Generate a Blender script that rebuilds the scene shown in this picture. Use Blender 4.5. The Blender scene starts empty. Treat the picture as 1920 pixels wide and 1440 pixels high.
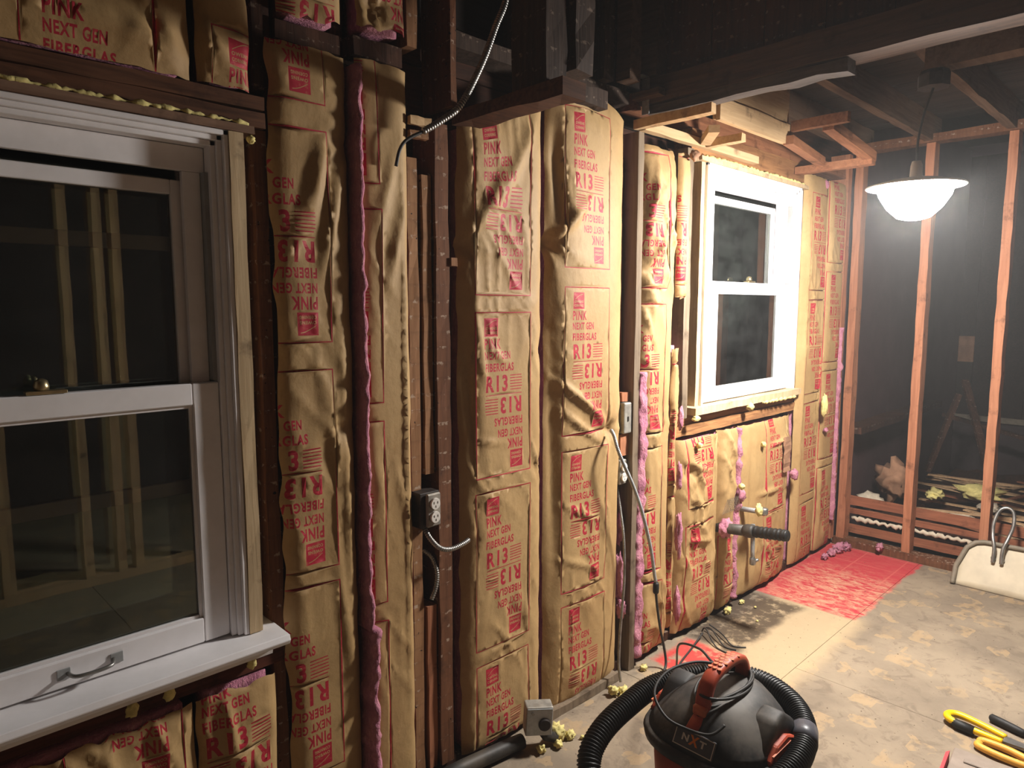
import bpy, bmesh, math, random
import numpy as np
from mathutils import Vector, Matrix, noise as mnoise
from mathutils.geometry import delaunay_2d_cdt

sc = bpy.context.scene
col = sc.collection
random.seed(7)

# ------------------------------------------------------------------ camera, world, exposure
cam_d = bpy.data.cameras.new('camera')
cam = bpy.data.objects.new('camera', cam_d)
col.objects.link(cam)
cam_d.sensor_width = 36.0
cam_d.lens = 36.0 * 1300.0 / 1920.0
cam_d.clip_start = 0.02
PITCH, YAW = math.radians(6.36), math.radians(45.7)
cam.location = (0.0, -1.7, 1.55)
cam.rotation_euler = (math.pi / 2 - PITCH, 0.0, YAW - math.pi / 2)
sc.camera = cam

world = bpy.data.worlds.new('night')
sc.world = world
world.use_nodes = True
bg = world.node_tree.nodes['Background']
bg.inputs[0].default_value = (0.50, 0.55, 0.70, 1)
bg.inputs[1].default_value = 0.010
hz = world.node_tree.nodes.new('ShaderNodeVolumeScatter')
hz.inputs['Density'].default_value = 0.010
hz.inputs['Anisotropy'].default_value = 0.35
world.node_tree.links.new(hz.outputs[0], world.node_tree.nodes['World Output'].inputs['Volume'])

vs = sc.view_settings
vs.view_transform = 'Standard'
vs.look = 'None'
vs.gamma = 1.0
vs.use_curve_mapping = False
vs.exposure = 1.45
sc.cycles.use_light_tree = False
sc.cycles.adaptive_threshold = 0.02
sc.cycles.max_bounces = 7
sc.cycles.diffuse_bounces = 4
sc.cycles.glossy_bounces = 2
sc.cycles.transparent_max_bounces = 8
sc.cycles.caustics_reflective = False
sc.cycles.caustics_refractive = False
LAMP_STRENGTH = 215.0      # pendant work lamp beyond the beam

# ------------------------------------------------------------------ helpers
ORG = {}

def setp(o, label=None, cat=None, group=None, kind=None):
    if label: o['label'] = label
    if cat: o['category'] = cat
    if group: o['group'] = group
    if kind: o['kind'] = kind
    return o

def thing(name, label, cat, loc=(0, 0, 0), rotz=0.0, group=None, local=False, kind=None):
    o = bpy.data.objects.new(name, None)
    o.empty_display_size = 0.05
    col.objects.link(o)
    o.location = loc
    o.rotation_euler = (0, 0, rotz)
    ORG[o.name] = np.zeros(3) if local else np.array(loc, float)
    return setp(o, label, cat, group, kind)

def mesh_object(name, V, F, mat, parent=None, smooth=False, mats=None, midx=None):
    V = np.asarray(V, float).reshape(-1, 3)
    org = ORG.get(parent.name, np.zeros(3)) if parent is not None else np.zeros(3)
    me = bpy.data.meshes.new(name)
    me.from_pydata((V - org).tolist(), [], [tuple(map(int, f)) for f in F])
    for m in (mats or [mat]):
        me.materials.append(m)
    if midx is not None:
        me.polygons.foreach_set('material_index', np.asarray(midx, np.int32))
    if smooth:
        me.polygons.foreach_set('use_smooth', np.ones(len(me.polygons), bool))
    me.update()
    o = bpy.data.objects.new(name, me)
    col.objects.link(o)
    if parent is not None:
        o.parent = parent
        ORG[o.name] = org
    return o

def frames(pts):
    pts = [Vector(p) for p in pts]
    T = []
    for i in range(len(pts)):
        a = pts[max(i - 1, 0)]; b = pts[min(i + 1, len(pts) - 1)]
        T.append((b - a).normalized())
    n = T[0].orthogonal().normalized()
    N = []
    for i, t in enumerate(T):
        n = (n - t * n.dot(t))
        n = n.normalized() if n.length > 1e-6 else t.orthogonal().normalized()
        N.append(n)
    return pts, T, N

def spline(pts, per=8):
    P = [Vector(p) for p in pts]
    out = []
    for i in range(len(P) - 1):
        p0 = P[max(i - 1, 0)]; p1 = P[i]; p2 = P[i + 1]; p3 = P[min(i + 2, len(P) - 1)]
        for k in range(per):
            t = k / per
            out.append(0.5 * ((2 * p1) + (-p0 + p2) * t + (2 * p0 - 5 * p1 + 4 * p2 - p3) * t * t + (-p0 + 3 * p1 - 3 * p2 + p3) * t ** 3))
    out.append(P[-1])
    return out

def resample(pts, step):
    P = [Vector(p) for p in pts]
    out = [P[0]]; acc = 0.0
    for a, b in zip(P[:-1], P[1:]):
        L = (b - a).length; d = step - acc
        while d <= L:
            out.append(a.lerp(b, d / L)); d += step
        acc = (acc + L) % step if L > 0 else acc
    return out

class MB:
    def __init__(s): s.V = []; s.F = []
    def add(s, V, F):
        n = len(s.V); s.V += [tuple(v) for v in V]; s.F += [tuple(i + n for i in f) for f in F]; return s
    def box(s, x0, x1, y0, y1, z0, z1):
        V = [(x0, y0, z0), (x1, y0, z0), (x1, y1, z0), (x0, y1, z0), (x0, y0, z1), (x1, y0, z1), (x1, y1, z1), (x0, y1, z1)]
        return s.add(V, [(0, 3, 2, 1), (4, 5, 6, 7), (0, 1, 5, 4), (1, 2, 6, 5), (2, 3, 7, 6), (3, 0, 4, 7)])
    def bar(s, a, b, w, h, up=(0, 0, 1)):
        a = Vector(a); b = Vector(b); t = (b - a).normalized(); u = Vector(up)
        side = t.cross(u).normalized(); u = side.cross(t).normalized()
        V = []
        for p in (a, b):
            for (i, j) in ((-1, -1), (1, -1), (1, 1), (-1, 1)):
                V.append(p + side * (i * w / 2) + u * (j * h / 2))
        return s.add(V, [(0, 1, 2, 3), (7, 6, 5, 4), (0, 4, 5, 1), (1, 5, 6, 2), (2, 6, 7, 3), (3, 7, 4, 0)])
    def tube(s, pts, r, n=10, caps=True):
        pts, T, N = frames(pts)
        rr = r if hasattr(r, '__len__') else [r] * len(pts)
        V = []; F = []
        for p, t, nn, q in zip(pts, T, N, rr):
            b = t.cross(nn)
            for k in range(n):
                a = 2 * math.pi * k / n
                V.append(p + (nn * math.cos(a) + b * math.sin(a)) * q)
        for i in range(len(pts) - 1):
            for k in range(n):
                k2 = (k + 1) % n
                F.append((i * n + k, i * n + k2, (i + 1) * n + k2, (i + 1) * n + k))
        if caps:
            F.append(tuple(range(n - 1, -1, -1))); m = (len(pts) - 1) * n
            F.append(tuple(m + k for k in range(n)))
        return s.add(V, F)
    def lathe(s, prof, n=32, c=(0, 0, 0), sx=1.0, sy=1.0):
        V = []; F = []
        for (r, z) in prof:
            for k in range(n):
                a = 2 * math.pi * k / n
                V.append((c[0] + r * sx * math.cos(a), c[1] + r * sy * math.sin(a), c[2] + z))
        for i in range(len(prof) - 1):
            for k in range(n):
                k2 = (k + 1) % n
                F.append((i * n + k, i * n + k2, (i + 1) * n + k2, (i + 1) * n + k))
        F.append(tuple(range(n - 1, -1, -1))); m = (len(prof) - 1) * n
        F.append(tuple(m + k for k in range(n)))
        return s.add(V, F)
    def prism(s, poly, axis, lo, hi):
        """poly: 2D outline; axis: 'x','y' or 'z' = direction of extrusion"""
        n = len(poly)
        def P(p, d):
            return {'x': (d, p[0], p[1]), 'y': (p[0], d, p[1]), 'z': (p[0], p[1], d)}[axis]
        V = [P(p, lo) for p in poly] + [P(p, hi) for p in poly]
        F = [tuple(range(n - 1, -1, -1)), tuple(range(n, 2 * n))]
        F += [(i, (i + 1) % n, n + (i + 1) % n, n + i) for i in range(n)]
        return s.add(V, F)
    def bevel(s, w=0.002, seg=1):
        bm = s.bm()
        bmesh.ops.recalc_face_normals(bm, faces=bm.faces)
        bmesh.ops.bevel(bm, geom=bm.edges[:], offset=w, segments=seg, affect='EDGES', profile=0.5, clamp_overlap=True)
        s.V = [tuple(v.co) for v in bm.verts]
        bm.verts.index_update()
        s.F = [tuple(v.index for v in f.verts) for f in bm.faces]
        bm.free(); return s
    def bm(s):
        bm = bmesh.new()
        vs_ = [bm.verts.new(v) for v in s.V]
        for f in s.F:
            try: bm.faces.new([vs_[i] for i in f])
            except ValueError: pass
        return bm
    def build(s, name, mat, parent=None, smooth=False, fix=True):
        if fix:
            bm = s.bm(); bmesh.ops.recalc_face_normals(bm, faces=bm.faces)
            bm.verts.index_update()
            V = [tuple(v.co) for v in bm.verts]; F = [tuple(v.index for v in f.verts) for f in bm.faces]; bm.free()
            return mesh_object(name, V, F, mat, parent, smooth)
        return mesh_object(name, s.V, s.F, mat, parent, smooth)

_rs = np.random.RandomState(11)
_LAT = _rs.rand(64, 64)

def vnoise(x, y, seed=0):
    x = np.asarray(x, float) + seed * 7.31; y = np.asarray(y, float) + seed * 3.77
    xi = np.floor(x).astype(int); yi = np.floor(y).astype(int)
    fx = x - xi; fy = y - yi
    fx = fx * fx * (3 - 2 * fx); fy = fy * fy * (3 - 2 * fy)
    g = lambda a, b: _LAT[a % 64, b % 64]
    return (g(xi, yi) * (1 - fx) + g(xi + 1, yi) * fx) * (1 - fy) + (g(xi, yi + 1) * (1 - fx) + g(xi + 1, yi + 1) * fx) * fy

def rough_box(x0, x1, y0, y1, z0, z1, jit=0.002, seg=None, seed=0):
    """a sawn timber: box cut along its longest side, edges slightly uneven"""
    L = [x1 - x0, y1 - y0, z1 - z0]
    ax = int(np.argmax(L)); n = seg or max(3, min(24, int(L[ax] / 0.09)))
    r = random.Random(seed + int(1000 * (x0 + y0 + z0)))
    o = [i for i in range(3) if i != ax]
    lo = [x0, y0, z0]; hi = [x1, y1, z1]
    V = []; F = []
    for i in range(n + 1):
        for (a, b) in ((0, 0), (1, 0), (1, 1), (0, 1)):
            p = [0, 0, 0]
            p[ax] = lo[ax] + L[ax] * i / n
            p[o[0]] = (hi if a else lo)[o[0]] + r.uniform(-jit, jit)
            p[o[1]] = (hi if b else lo)[o[1]] + r.uniform(-jit, jit)
            V.append(tuple(p))
    for i in range(n):
        for k in range(4):
            k2 = (k + 1) % 4
            F.append((i * 4 + k, i * 4 + k2, i * 4 + 4 + k2, i * 4 + 4 + k))
    F.append((3, 2, 1, 0)); m = n * 4; F.append((m, m + 1, m + 2, m + 3))
    b = MB(); b.add(V, F); return b

def blob_mesh(c, r, seed=0, squash=(1, 1, 1), amp=0.35, freq=1.6, sub=2):
    bm = bmesh.new()
    bmesh.ops.create_icosphere(bm, subdivisions=sub, radius=1.0)
    V = []
    for v in bm.verts:
        d = 1 + amp * mnoise.noise(v.co * freq + Vector((seed * 5.1, seed * 2.3, seed))) + amp * 0.4 * mnoise.noise(v.co * freq * 2.7 + Vector((seed, 9, 4)))
        d += amp * .25 * mnoise.noise(v.co * freq * 6.1 + Vector((2, seed, 7)))
        p = v.co * d * r
        V.append((c[0] + p.x * squash[0], c[1] + p.y * squash[1], c[2] + p.z * squash[2]))
    bm.verts.index_update()
    F = [tuple(v.index for v in f.verts) for f in bm.faces]
    bm.free()
    return V, F

# ------------------------------------------------------------------ materials
def srgb(r, g, b):
    f = lambda c: (c / 255 / 12.92) if c / 255 <= 0.04045 else ((c / 255 + 0.055) / 1.055) ** 2.4
    return (f(r), f(g), f(b), 1.0)

class Mat:
    def __init__(s, name, rough=0.8, metal=0.0, spec=0.3):
        s.m = bpy.data.materials.new(name); s.m.use_nodes = True
        s.nt = s.m.node_tree; s.N = s.nt.nodes; s.L = s.nt.links
        s.p = s.N['Principled BSDF']
        s.p.inputs['Roughness'].default_value = rough
        s.p.inputs['Metallic'].default_value = metal
        s.p.inputs['Specular IOR Level'].default_value = spec
        s.tc = s.N.new('ShaderNodeTexCoord')
        s._co = None
    def set(s, sock, v):
        if isinstance(v, (int, float)): sock.default_value = v
        elif isinstance(v, (tuple, list)): sock.default_value = v
        else: s.L.new(v, sock)
    def coord(s, scale=(1, 1, 1), rot=(0, 0, 0), loc=(0, 0, 0), src='Object'):
        m = s.N.new('ShaderNodeMapping')
        m.inputs['Scale'].default_value = scale; m.inputs['Rotation'].default_value = rot; m.inputs['Location'].default_value = loc
        if src == 'World':
            g = s.N.new('ShaderNodeNewGeometry'); s.L.new(g.outputs['Position'], m.inputs['Vector'])
        else:
            s.L.new(s.tc.outputs[src], m.inputs['Vector'])
        return m.outputs[0]
    def noise(s, scale=5, detail=4, rough=0.55, vec=None, dist=0.0, out='Fac'):
        n = s.N.new('ShaderNodeTexNoise')
        n.inputs['Scale'].default_value = scale; n.inputs['Detail'].default_value = detail; n.inputs['Roughness'].default_value = rough
        n.inputs['Distortion'].default_value = dist
        s.L.new(vec if vec is not None else s.coord(src='World'), n.inputs['Vector'])
        return n.outputs[out]
    def math(s, op, a, b=0.0, c=0.0, clamp=False):
        n = s.N.new('ShaderNodeMath'); n.operation = op; n.use_clamp = clamp
        s.set(n.inputs[0], a); s.set(n.inputs[1], b)
        if op in ('SMOOTH_MIN', 'MULTIPLY_ADD', 'COMPARE'): s.set(n.inputs[2], c)
        return n.outputs[0]
    def ss(s, v, lo, hi):
        n = s.N.new('ShaderNodeMapRange'); n.interpolation_type = 'SMOOTHSTEP'
        s.set(n.inputs[0], v); n.inputs[1].default_value = lo; n.inputs[2].default_value = hi
        return n.outputs[0]
    def mix(s, f, a, b, mode='MIX'):
        n = s.N.new('ShaderNodeMix'); n.data_type = 'RGBA'; n.blend_type = mode
        s.set(n.inputs[0], f); s.set(n.inputs[6], a); s.set(n.inputs[7], b)
        return n.outputs[2]
    def sep(s, v):
        n = s.N.new('ShaderNodeSeparateXYZ'); s.L.new(v, n.inputs[0]); return n.outputs
    def color(s, v): s.set(s.p.inputs['Base Color'], v); return s
    def rough(s, v): s.set(s.p.inputs['Roughness'], v); return s
    def bump(s, h, strength=0.4, dist=0.01):
        b = s.N.new('ShaderNodeBump'); b.inputs['Strength'].default_value = strength; b.inputs['Distance'].default_value = dist
        s.L.new(h, b.inputs['Height']); s.L.new(b.outputs[0], s.p.inputs['Normal']); return s

def wood(name, c1, c2, c3=None, along='z', fine=60, white=0.0, rough=0.8, knots=True, nails=False):
    m = Mat(name, rough=rough, spec=0.2)
    ds = lambda c: tuple(x + (.2126 * c[0] + .7152 * c[1] + .0722 * c[2] - x) * .10 for x in c[:3]) + (1.0,)
    c1, c2 = ds(c1), ds(c2); c3 = ds(c3) if c3 else None
    sc_ = {'z': (1, 1, .06), 'x': (.06, 1, 1), 'y': (1, .06, 1)}[along]
    v = m.coord(scale=sc_, src='World')
    g = m.noise(fine, 5, .6, v, dist=.6)
    b = m.noise(7, 3, .5, v, dist=.4)
    c = m.mix(m.ss(g, .3, .7), c1, c2)
    c = m.mix(m.math('MULTIPLY', m.ss(b, .45, .75), .6), c, c3 or c1)
    dirt = m.noise(9, 5, .65)
    c = m.mix(m.math('MULTIPLY', m.ss(dirt, .55, .72), .55), c, srgb(38, 22, 12))
    if white > 0:
        p = m.coord(src='World'); z = m.sep(p)[2]
        band = m.math('FRACT', m.math('MULTIPLY', z, 21.0))
        line = m.math('MULTIPLY', m.ss(band, .72, .85), m.ss(m.noise(52, 4, .6), .54, .64))
        c = m.mix(m.math('MULTIPLY', line, white), c, srgb(190, 170, 150))
        c = m.mix(m.math('MULTIPLY', m.ss(band, .70, .95), .12), c, srgb(40, 22, 14))
    if nails:
        sp = m.noise(70, 1, .4); c = m.mix(m.ss(sp, .74, .78), c, srgb(18, 10, 8))
    m.color(c); m.bump(g, .35, .004)
    return m.m

def plain(name, c, rough=0.6, metal=0.0, var=0.12, scale=30, spec=0.4, bump=0.0, dust=0.0, dustc=(150, 135, 115)):
    m = Mat(name, rough=rough, metal=metal, spec=spec)
    n = m.noise(scale, 4, .6)
    dark = tuple(x * (1 - var) for x in c[:3]) + (1,); lite = tuple(min(1, x * (1 + var)) for x in c[:3]) + (1,)
    cc = m.mix(m.ss(n, .3, .7), dark, lite)
    if dust: cc = m.mix(m.math('MULTIPLY', m.ss(m.noise(6, 5, .65), .42, .7), dust), cc, srgb(*dustc))
    m.color(cc)
    if bump: m.bump(n, bump, .004)
    return m.m

M = {}
M['stud_tan'] = wood('stud_tan', srgb(148, 104, 66), srgb(126, 84, 50), srgb(160, 118, 78), white=.75, nails=True)
M['stud_brown'] = wood('stud_brown', srgb(112, 70, 42), srgb(88, 52, 30), srgb(125, 82, 54), white=.55, nails=True)
M['stud_dark'] = wood('stud_dark', srgb(72, 42, 26), srgb(48, 27, 17), srgb(86, 52, 32), white=.3)
M['stud_orange'] = wood('stud_orange', srgb(176, 114, 78), srgb(150, 92, 60), srgb(188, 128, 92))
M['lath_orange'] = wood('lath_orange', srgb(150, 90, 60), srgb(120, 70, 46), srgb(162, 104, 72), along='y')
M['header'] = wood('header', srgb(104, 66, 42), srgb(74, 45, 28), srgb(92, 56, 36), along='x')
M['header_orange'] = wood('header_orange', srgb(176, 124, 72), srgb(130, 86, 50), srgb(105, 68, 44), along='x')
M['red_board'] = wood('red_board', srgb(92, 46, 30), srgb(66, 32, 20), srgb(80, 42, 28), along='x')
M['sheathing'] = wood('sheathing', srgb(70, 40, 25), srgb(48, 27, 17), srgb(82, 46, 28), along='x')
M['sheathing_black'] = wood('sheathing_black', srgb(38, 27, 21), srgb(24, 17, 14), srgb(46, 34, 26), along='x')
M['joist'] = wood('joist', srgb(104, 80, 62), srgb(78, 58, 44), srgb(118, 92, 72), along='x')
M['joist_orange'] = wood('joist_orange', srgb(150, 96, 62), srgb(120, 74, 46), srgb(162, 108, 72), along='x')
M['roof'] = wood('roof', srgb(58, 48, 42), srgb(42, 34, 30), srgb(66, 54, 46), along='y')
M['beam'] = wood('beam', srgb(96, 72, 56), srgb(70, 51, 39), srgb(110, 84, 66), along='y')
M['beam_grey'] = wood('beam_grey', srgb(92, 82, 76), srgb(72, 62, 57), srgb(104, 94, 88), along='y')
M['partition_board'] = wood('partition_board', srgb(88, 54, 36), srgb(62, 37, 25), srgb(100, 64, 44), along='z', white=.5)
M['grey_post'] = wood('grey_post', srgb(128, 110, 88), srgb(104, 88, 70), srgb(140, 124, 104))
M['lumber'] = wood('lumber', srgb(206, 170, 122), srgb(186, 148, 102), srgb(212, 180, 136), along='x')
M['raw_jamb'] = wood('raw_jamb', srgb(198, 172, 132), srgb(178, 150, 110), srgb(205, 184, 150))
M['head_strip'] = wood('head_strip', srgb(140, 108, 86), srgb(116, 86, 66), srgb(150, 120, 98), along='x')
M['cripple'] = wood('cripple', srgb(70, 54, 44), srgb(48, 35, 28), srgb(90, 76, 66), white=.3)
M['rear_stud'] = wood('rear_stud', srgb(196, 160, 118), srgb(172, 134, 94), srgb(205, 172, 132))
M['white'] = plain('white_paint', srgb(241, 238, 239), rough=.42, var=.03, scale=14, dust=.10)
M['track_grey'] = plain('grey_track', srgb(150, 152, 152), rough=.5, var=.08, scale=20, dust=.25)
M['steel'] = plain('dull_steel', srgb(150, 148, 144), rough=.4, metal=.85, var=.2, scale=25)
M['galv'] = plain('galvanized', srgb(168, 172, 174), rough=.5, metal=.5, var=.15, scale=40)
M['brass'] = plain('brass', srgb(176, 160, 124), rough=.35, metal=.9, var=.2)
M['black_plastic'] = plain('black_plastic', srgb(44, 43, 43), rough=.62, var=.2, scale=12, dust=.62, dustc=(116, 108, 98))
M['black_hose'] = plain('black_hose', srgb(24, 24, 24), rough=.45, var=.15, scale=20, dust=.12, dustc=(80, 74, 68))
M['black_rubber'] = plain('black_rubber', srgb(28, 27, 26), rough=.6, var=.15)
M['cord'] = plain('dark_cord', srgb(46, 44, 42), rough=.6, var=.15)
M['pipe_black'] = plain('black_pipe', srgb(40, 38, 36), rough=.55, var=.3, scale=18, dust=.25)
M['vac_red'] = plain('vacuum_red', srgb(176, 70, 44), rough=.5, var=.12, scale=16, dust=.25, dustc=(150, 110, 90))
M['vac_orange'] = plain('vacuum_orange', srgb(206, 112, 72), rough=.5, var=.1, dust=.2)
M['badge_grey'] = plain('badge_grey', srgb(78, 78, 84), rough=.4, var=.1)
M['print_white'] = plain('print_white', srgb(205, 202, 198), rough=.5, var=.04)
M['star_orange'] = plain('star_orange', srgb(224, 130, 40), rough=.5, var=.05)
M['foam'] = plain('spray_foam', srgb(214, 200, 130), rough=.85, var=.18, scale=45, bump=.5)
M['outlet_white'] = plain('outlet_white', srgb(222, 216, 208), rough=.4, var=.03)
M['metal_box'] = plain('metal_box', srgb(150, 146, 138), rough=.55, metal=.4, var=.25, scale=30, dust=.3)
M['box_black'] = plain('box_black', srgb(44, 36, 32), rough=.6, var=.4, scale=40)
M['yellow'] = plain('yellow_plastic', srgb(240, 196, 22), rough=.4, var=.06, scale=14)
M['yellow_tan'] = plain('worn_yellow', srgb(222, 164, 66), rough=.5, var=.1, scale=18)
M['case_grey'] = plain('case_grey', srgb(142, 128, 116), rough=.6, var=.12, scale=18, dust=.3)
M['case_red'] = plain('case_red', srgb(204, 66, 72), rough=.5, var=.08)
M['pan'] = plain('pan_enamel', srgb(196, 182, 156), rough=.55, var=.08, scale=10, dust=.25)
M['pan_rim'] = plain('pan_rim', srgb(120, 110, 94), rough=.6, var=.15, dust=.3)
M['plaster'] = plain('plaster', srgb(196, 182, 160), rough=.9, var=.15, scale=30, bump=.5)
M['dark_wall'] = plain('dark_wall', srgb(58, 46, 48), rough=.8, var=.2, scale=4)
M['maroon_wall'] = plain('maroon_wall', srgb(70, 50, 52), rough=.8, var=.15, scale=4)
M['near_wall'] = plain('plaster_wall', srgb(150, 132, 112), rough=.9, var=.15, scale=3)
M['brown_bag'] = plain('brown_bag', srgb(150, 112, 86), rough=.85, var=.2, scale=14)
M['shade_white'] = plain('shade_enamel', srgb(232, 230, 226), rough=.4, var=.02)

def kraft_mat():
    m = Mat('kraft_paper', rough=.62, spec=.25)
    a = m.noise(3.2, 4, .6); b = m.noise(26, 5, .65); f = m.noise(190, 2, .6, m.coord(scale=(1, 1, .35), src='World'))
    c = m.mix(m.ss(a, .32, .68), srgb(178, 147, 101), srgb(166, 134, 90))
    c = m.mix(m.math('MULTIPLY', m.ss(b, .5, .72), .30), c, srgb(142, 113, 74))
    c = m.mix(m.math('MULTIPLY', m.ss(f, .5, .75), .16), c, srgb(128, 98, 62))
    m.color(c)
    h = m.math('ADD', m.math('MULTIPLY', b, .6), m.math('MULTIPLY', m.noise(9, 3, .5, m.coord(scale=(1, 1, .5), src='World'), dist=1.2), 1.0))
    m.bump(h, .22, .010)
    return m.m
M['kraft'] = kraft_mat()

def ink_mat():
    m = Mat('pink_ink', rough=.6, spec=.25)
    b = m.noise(60, 4, .7)
    c = m.mix(m.ss(b, .26, .50), srgb(182, 92, 78), srgb(168, 34, 54))
    m.color(c)
    return m.m
M['ink'] = ink_mat()

def wool_mat(name, c1, c2, c3):
    m = Mat(name, rough=1.0, spec=.05)
    a = m.noise(18, 5, .7); b = m.noise(85, 4, .7, m.coord(scale=(1, 1, .5), src='World'))
    c = m.mix(m.ss(a, .35, .65), c1, c2); c = m.mix(m.math('MULTIPLY', m.ss(b, .52, .7), .6), c, c3)
    m.color(c); m.bump(b, .8, .012)
    return m.m
M['wool'] = wool_mat('pink_fiberglass', srgb(196, 134, 148), srgb(174, 112, 134), srgb(218, 164, 168))

def glass_mat():
    m = bpy.data.materials.new('dusty_glass'); m.use_nodes = True
    nt = m.node_tree; N = nt.nodes; L = nt.links; N.remove(N['Principled BSDF'])
    out = N['Material Output']
    tr = N.new('ShaderNodeBsdfTransparent'); tr.inputs[0].default_value = (.88, .92, .9, 1)
    gl = N.new('ShaderNodeBsdfGlossy'); gl.inputs['Roughness'].default_value = .012; gl.inputs[0].default_value = (.95, 1, .93, 1)
    fr = N.new('ShaderNodeFresnel'); fr.inputs[0].default_value = 1.75
    mx = N.new('ShaderNodeMixShader'); L.new(fr.outputs[0], mx.inputs[0]); L.new(tr.outputs[0], mx.inputs[1]); L.new(gl.outputs[0], mx.inputs[2])
    df = N.new('ShaderNodeBsdfDiffuse'); df.inputs[0].default_value = (.55, .56, .55, 1)
    no = N.new('ShaderNodeTexNoise'); no.inputs['Scale'].default_value = 5; no.inputs['Detail'].default_value = 6
    mr = N.new('ShaderNodeMapRange'); mr.inputs[1].default_value = .3; mr.inputs[2].default_value = .75; mr.inputs[3].default_value = .002; mr.inputs[4].default_value = .022
    L.new(no.outputs[0], mr.inputs[0])
    m2 = N.new('ShaderNodeMixShader'); L.new(mr.outputs[0], m2.inputs[0]); L.new(mx.outputs[0], m2.inputs[1]); L.new(df.outputs[0], m2.inputs[2])
    L.new(m2.outputs[0], out.inputs[0])
    return m
M['glass'] = glass_mat()

def emit_mat(name, c, s):
    m = bpy.data.materials.new(name); m.use_nodes = True
    nt = m.node_tree; p = nt.nodes['Principled BSDF']
    p.inputs['Base Color'].default_value = (0.8, 0.8, 0.8, 1)
    p.inputs['Emission Color'].default_value = c; p.inputs['Emission Strength'].default_value = s
    return m
M['lamp_glow'] = emit_mat('lamp_glow', (1.0, .955, .90, 1), LAMP_STRENGTH)

def floor_mat():
    m = Mat('worn_subfloor', rough=.82, spec=.2)
    P = m.coord(src='World')
    wob = m.noise(7, 4, .6, P, out='Color')
    w = m.N.new('ShaderNodeVectorMath'); w.operation = 'MULTIPLY_ADD'
    m.L.new(wob, w.inputs[0]); w.inputs[1].default_value = (.10, .10, 0); m.L.new(P, w.inputs[2])
    off = m.N.new('ShaderNodeVectorMath'); off.operation = 'SUBTRACT'; m.L.new(w.outputs[0], off.inputs[0]); off.inputs[1].default_value = (.05, .05, 0)
    X, Y, _ = m.sep(P); XW, YW, _ = m.sep(off.outputs[0])
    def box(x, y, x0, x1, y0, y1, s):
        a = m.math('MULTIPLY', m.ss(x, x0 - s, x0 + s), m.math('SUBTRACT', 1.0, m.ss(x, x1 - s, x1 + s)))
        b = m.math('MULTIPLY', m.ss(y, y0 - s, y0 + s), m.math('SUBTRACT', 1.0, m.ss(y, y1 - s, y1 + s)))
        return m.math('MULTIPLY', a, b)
    base = m.mix(m.ss(m.noise(2.6, 5, .6, P), .35, .65), srgb(150, 135, 115), srgb(128, 115, 99))
    base = m.mix(m.math('MULTIPLY', m.ss(m.noise(11, 6, .7, P, dist=1.0), .50, .66), .55), base, srgb(108, 95, 82))
    # yellowed squares of old tile glue
    v = m.N.new('ShaderNodeTexVoronoi'); v.distance = 'CHEBYCHEV'; v.inputs['Scale'].default_value = 11.5
    m.L.new(m.coord(rot=(0, 0, .05), src='World'), v.inputs['Vector'])
    cellr = m.sep(v.outputs['Color'])[0]
    glue = m.math('MULTIPLY', m.ss(cellr, .80, .84), m.ss(m.noise(18, 4, .6, P), .40, .55))
    base = m.mix(m.math('MULTIPLY', glue, .5), base, srgb(178, 150, 112))
    # pale dusty strip, with part of the lamp's pool of light painted in
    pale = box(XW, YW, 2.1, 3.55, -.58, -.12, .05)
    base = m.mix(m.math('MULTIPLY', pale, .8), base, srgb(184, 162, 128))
    # dark stain beside the drain pipe, the pipe's shadow painted in with it
    st = box(XW, YW, 2.78, 3.48, -.29, .02, .03)
    st = m.math('MULTIPLY', st, m.ss(m.noise(13, 5, .7, P), .30, .52))
    base = m.mix(m.math('MULTIPLY', st, .88), base, srgb(66, 54, 44))
    # red floor paint
    red = box(X, YW, 3.52, 4.60, -.535, .02, .012)
    wear = m.ss(m.noise(30, 6, .75, m.coord(scale=(1, .45, 1), rot=(0, 0, .5), src='World'), dist=.8), .40, .62)
    centre = box(XW, YW, 3.40, 4.15, -.62, -.05, .16)
    wearm = m.math('MULTIPLY', wear, m.math('ADD', .12, m.math('MULTIPLY', centre, .85)))
    redc = m.mix(wearm, srgb(180, 58, 66), srgb(198, 150, 122))
    tl = m.math('MAXIMUM', m.ss(m.math('FRACT', m.math('MULTIPLY', X, 4.37)), .955, .975), m.ss(m.math('FRACT', m.math('MULTIPLY', Y, 4.37)), .955, .975))
    redc = m.mix(m.math('MULTIPLY', tl, .35), redc, srgb(212, 120, 106))
    base = m.mix(red, base, redc)
    red2 = box(XW, YW, 2.46, 2.76, -.30, -.05, .02)
    base = m.mix(m.math('MULTIPLY', red2, m.ss(m.noise(12, 5, .6, P), .36, .5)), base, srgb(190, 72, 66))
    red3 = box(XW, YW, 2.63, 2.70, -.58, -.52, .02)
    base = m.mix(m.math('MULTIPLY', red3, m.ss(m.noise(40, 4, .6, P), .45, .6)), base, srgb(196, 90, 74))
    # scattered crumbs
    base = m.mix(m.ss(m.noise(70, 2, .5, P), .70, .74), base, srgb(74, 60, 48))
    m.color(base)
    m.bump(m.noise(40, 6, .7, P), .25, .01)
    return m.m
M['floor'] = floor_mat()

# ================================================================== STRUCTURE
def timber(name, x0, x1, y0, y1, z0, z1, mat, parent, jit=0.002, seed=0):
    return rough_box(x0, x1, y0, y1, z0, z1, jit, seed=seed).build(name, M[mat], parent)

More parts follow.
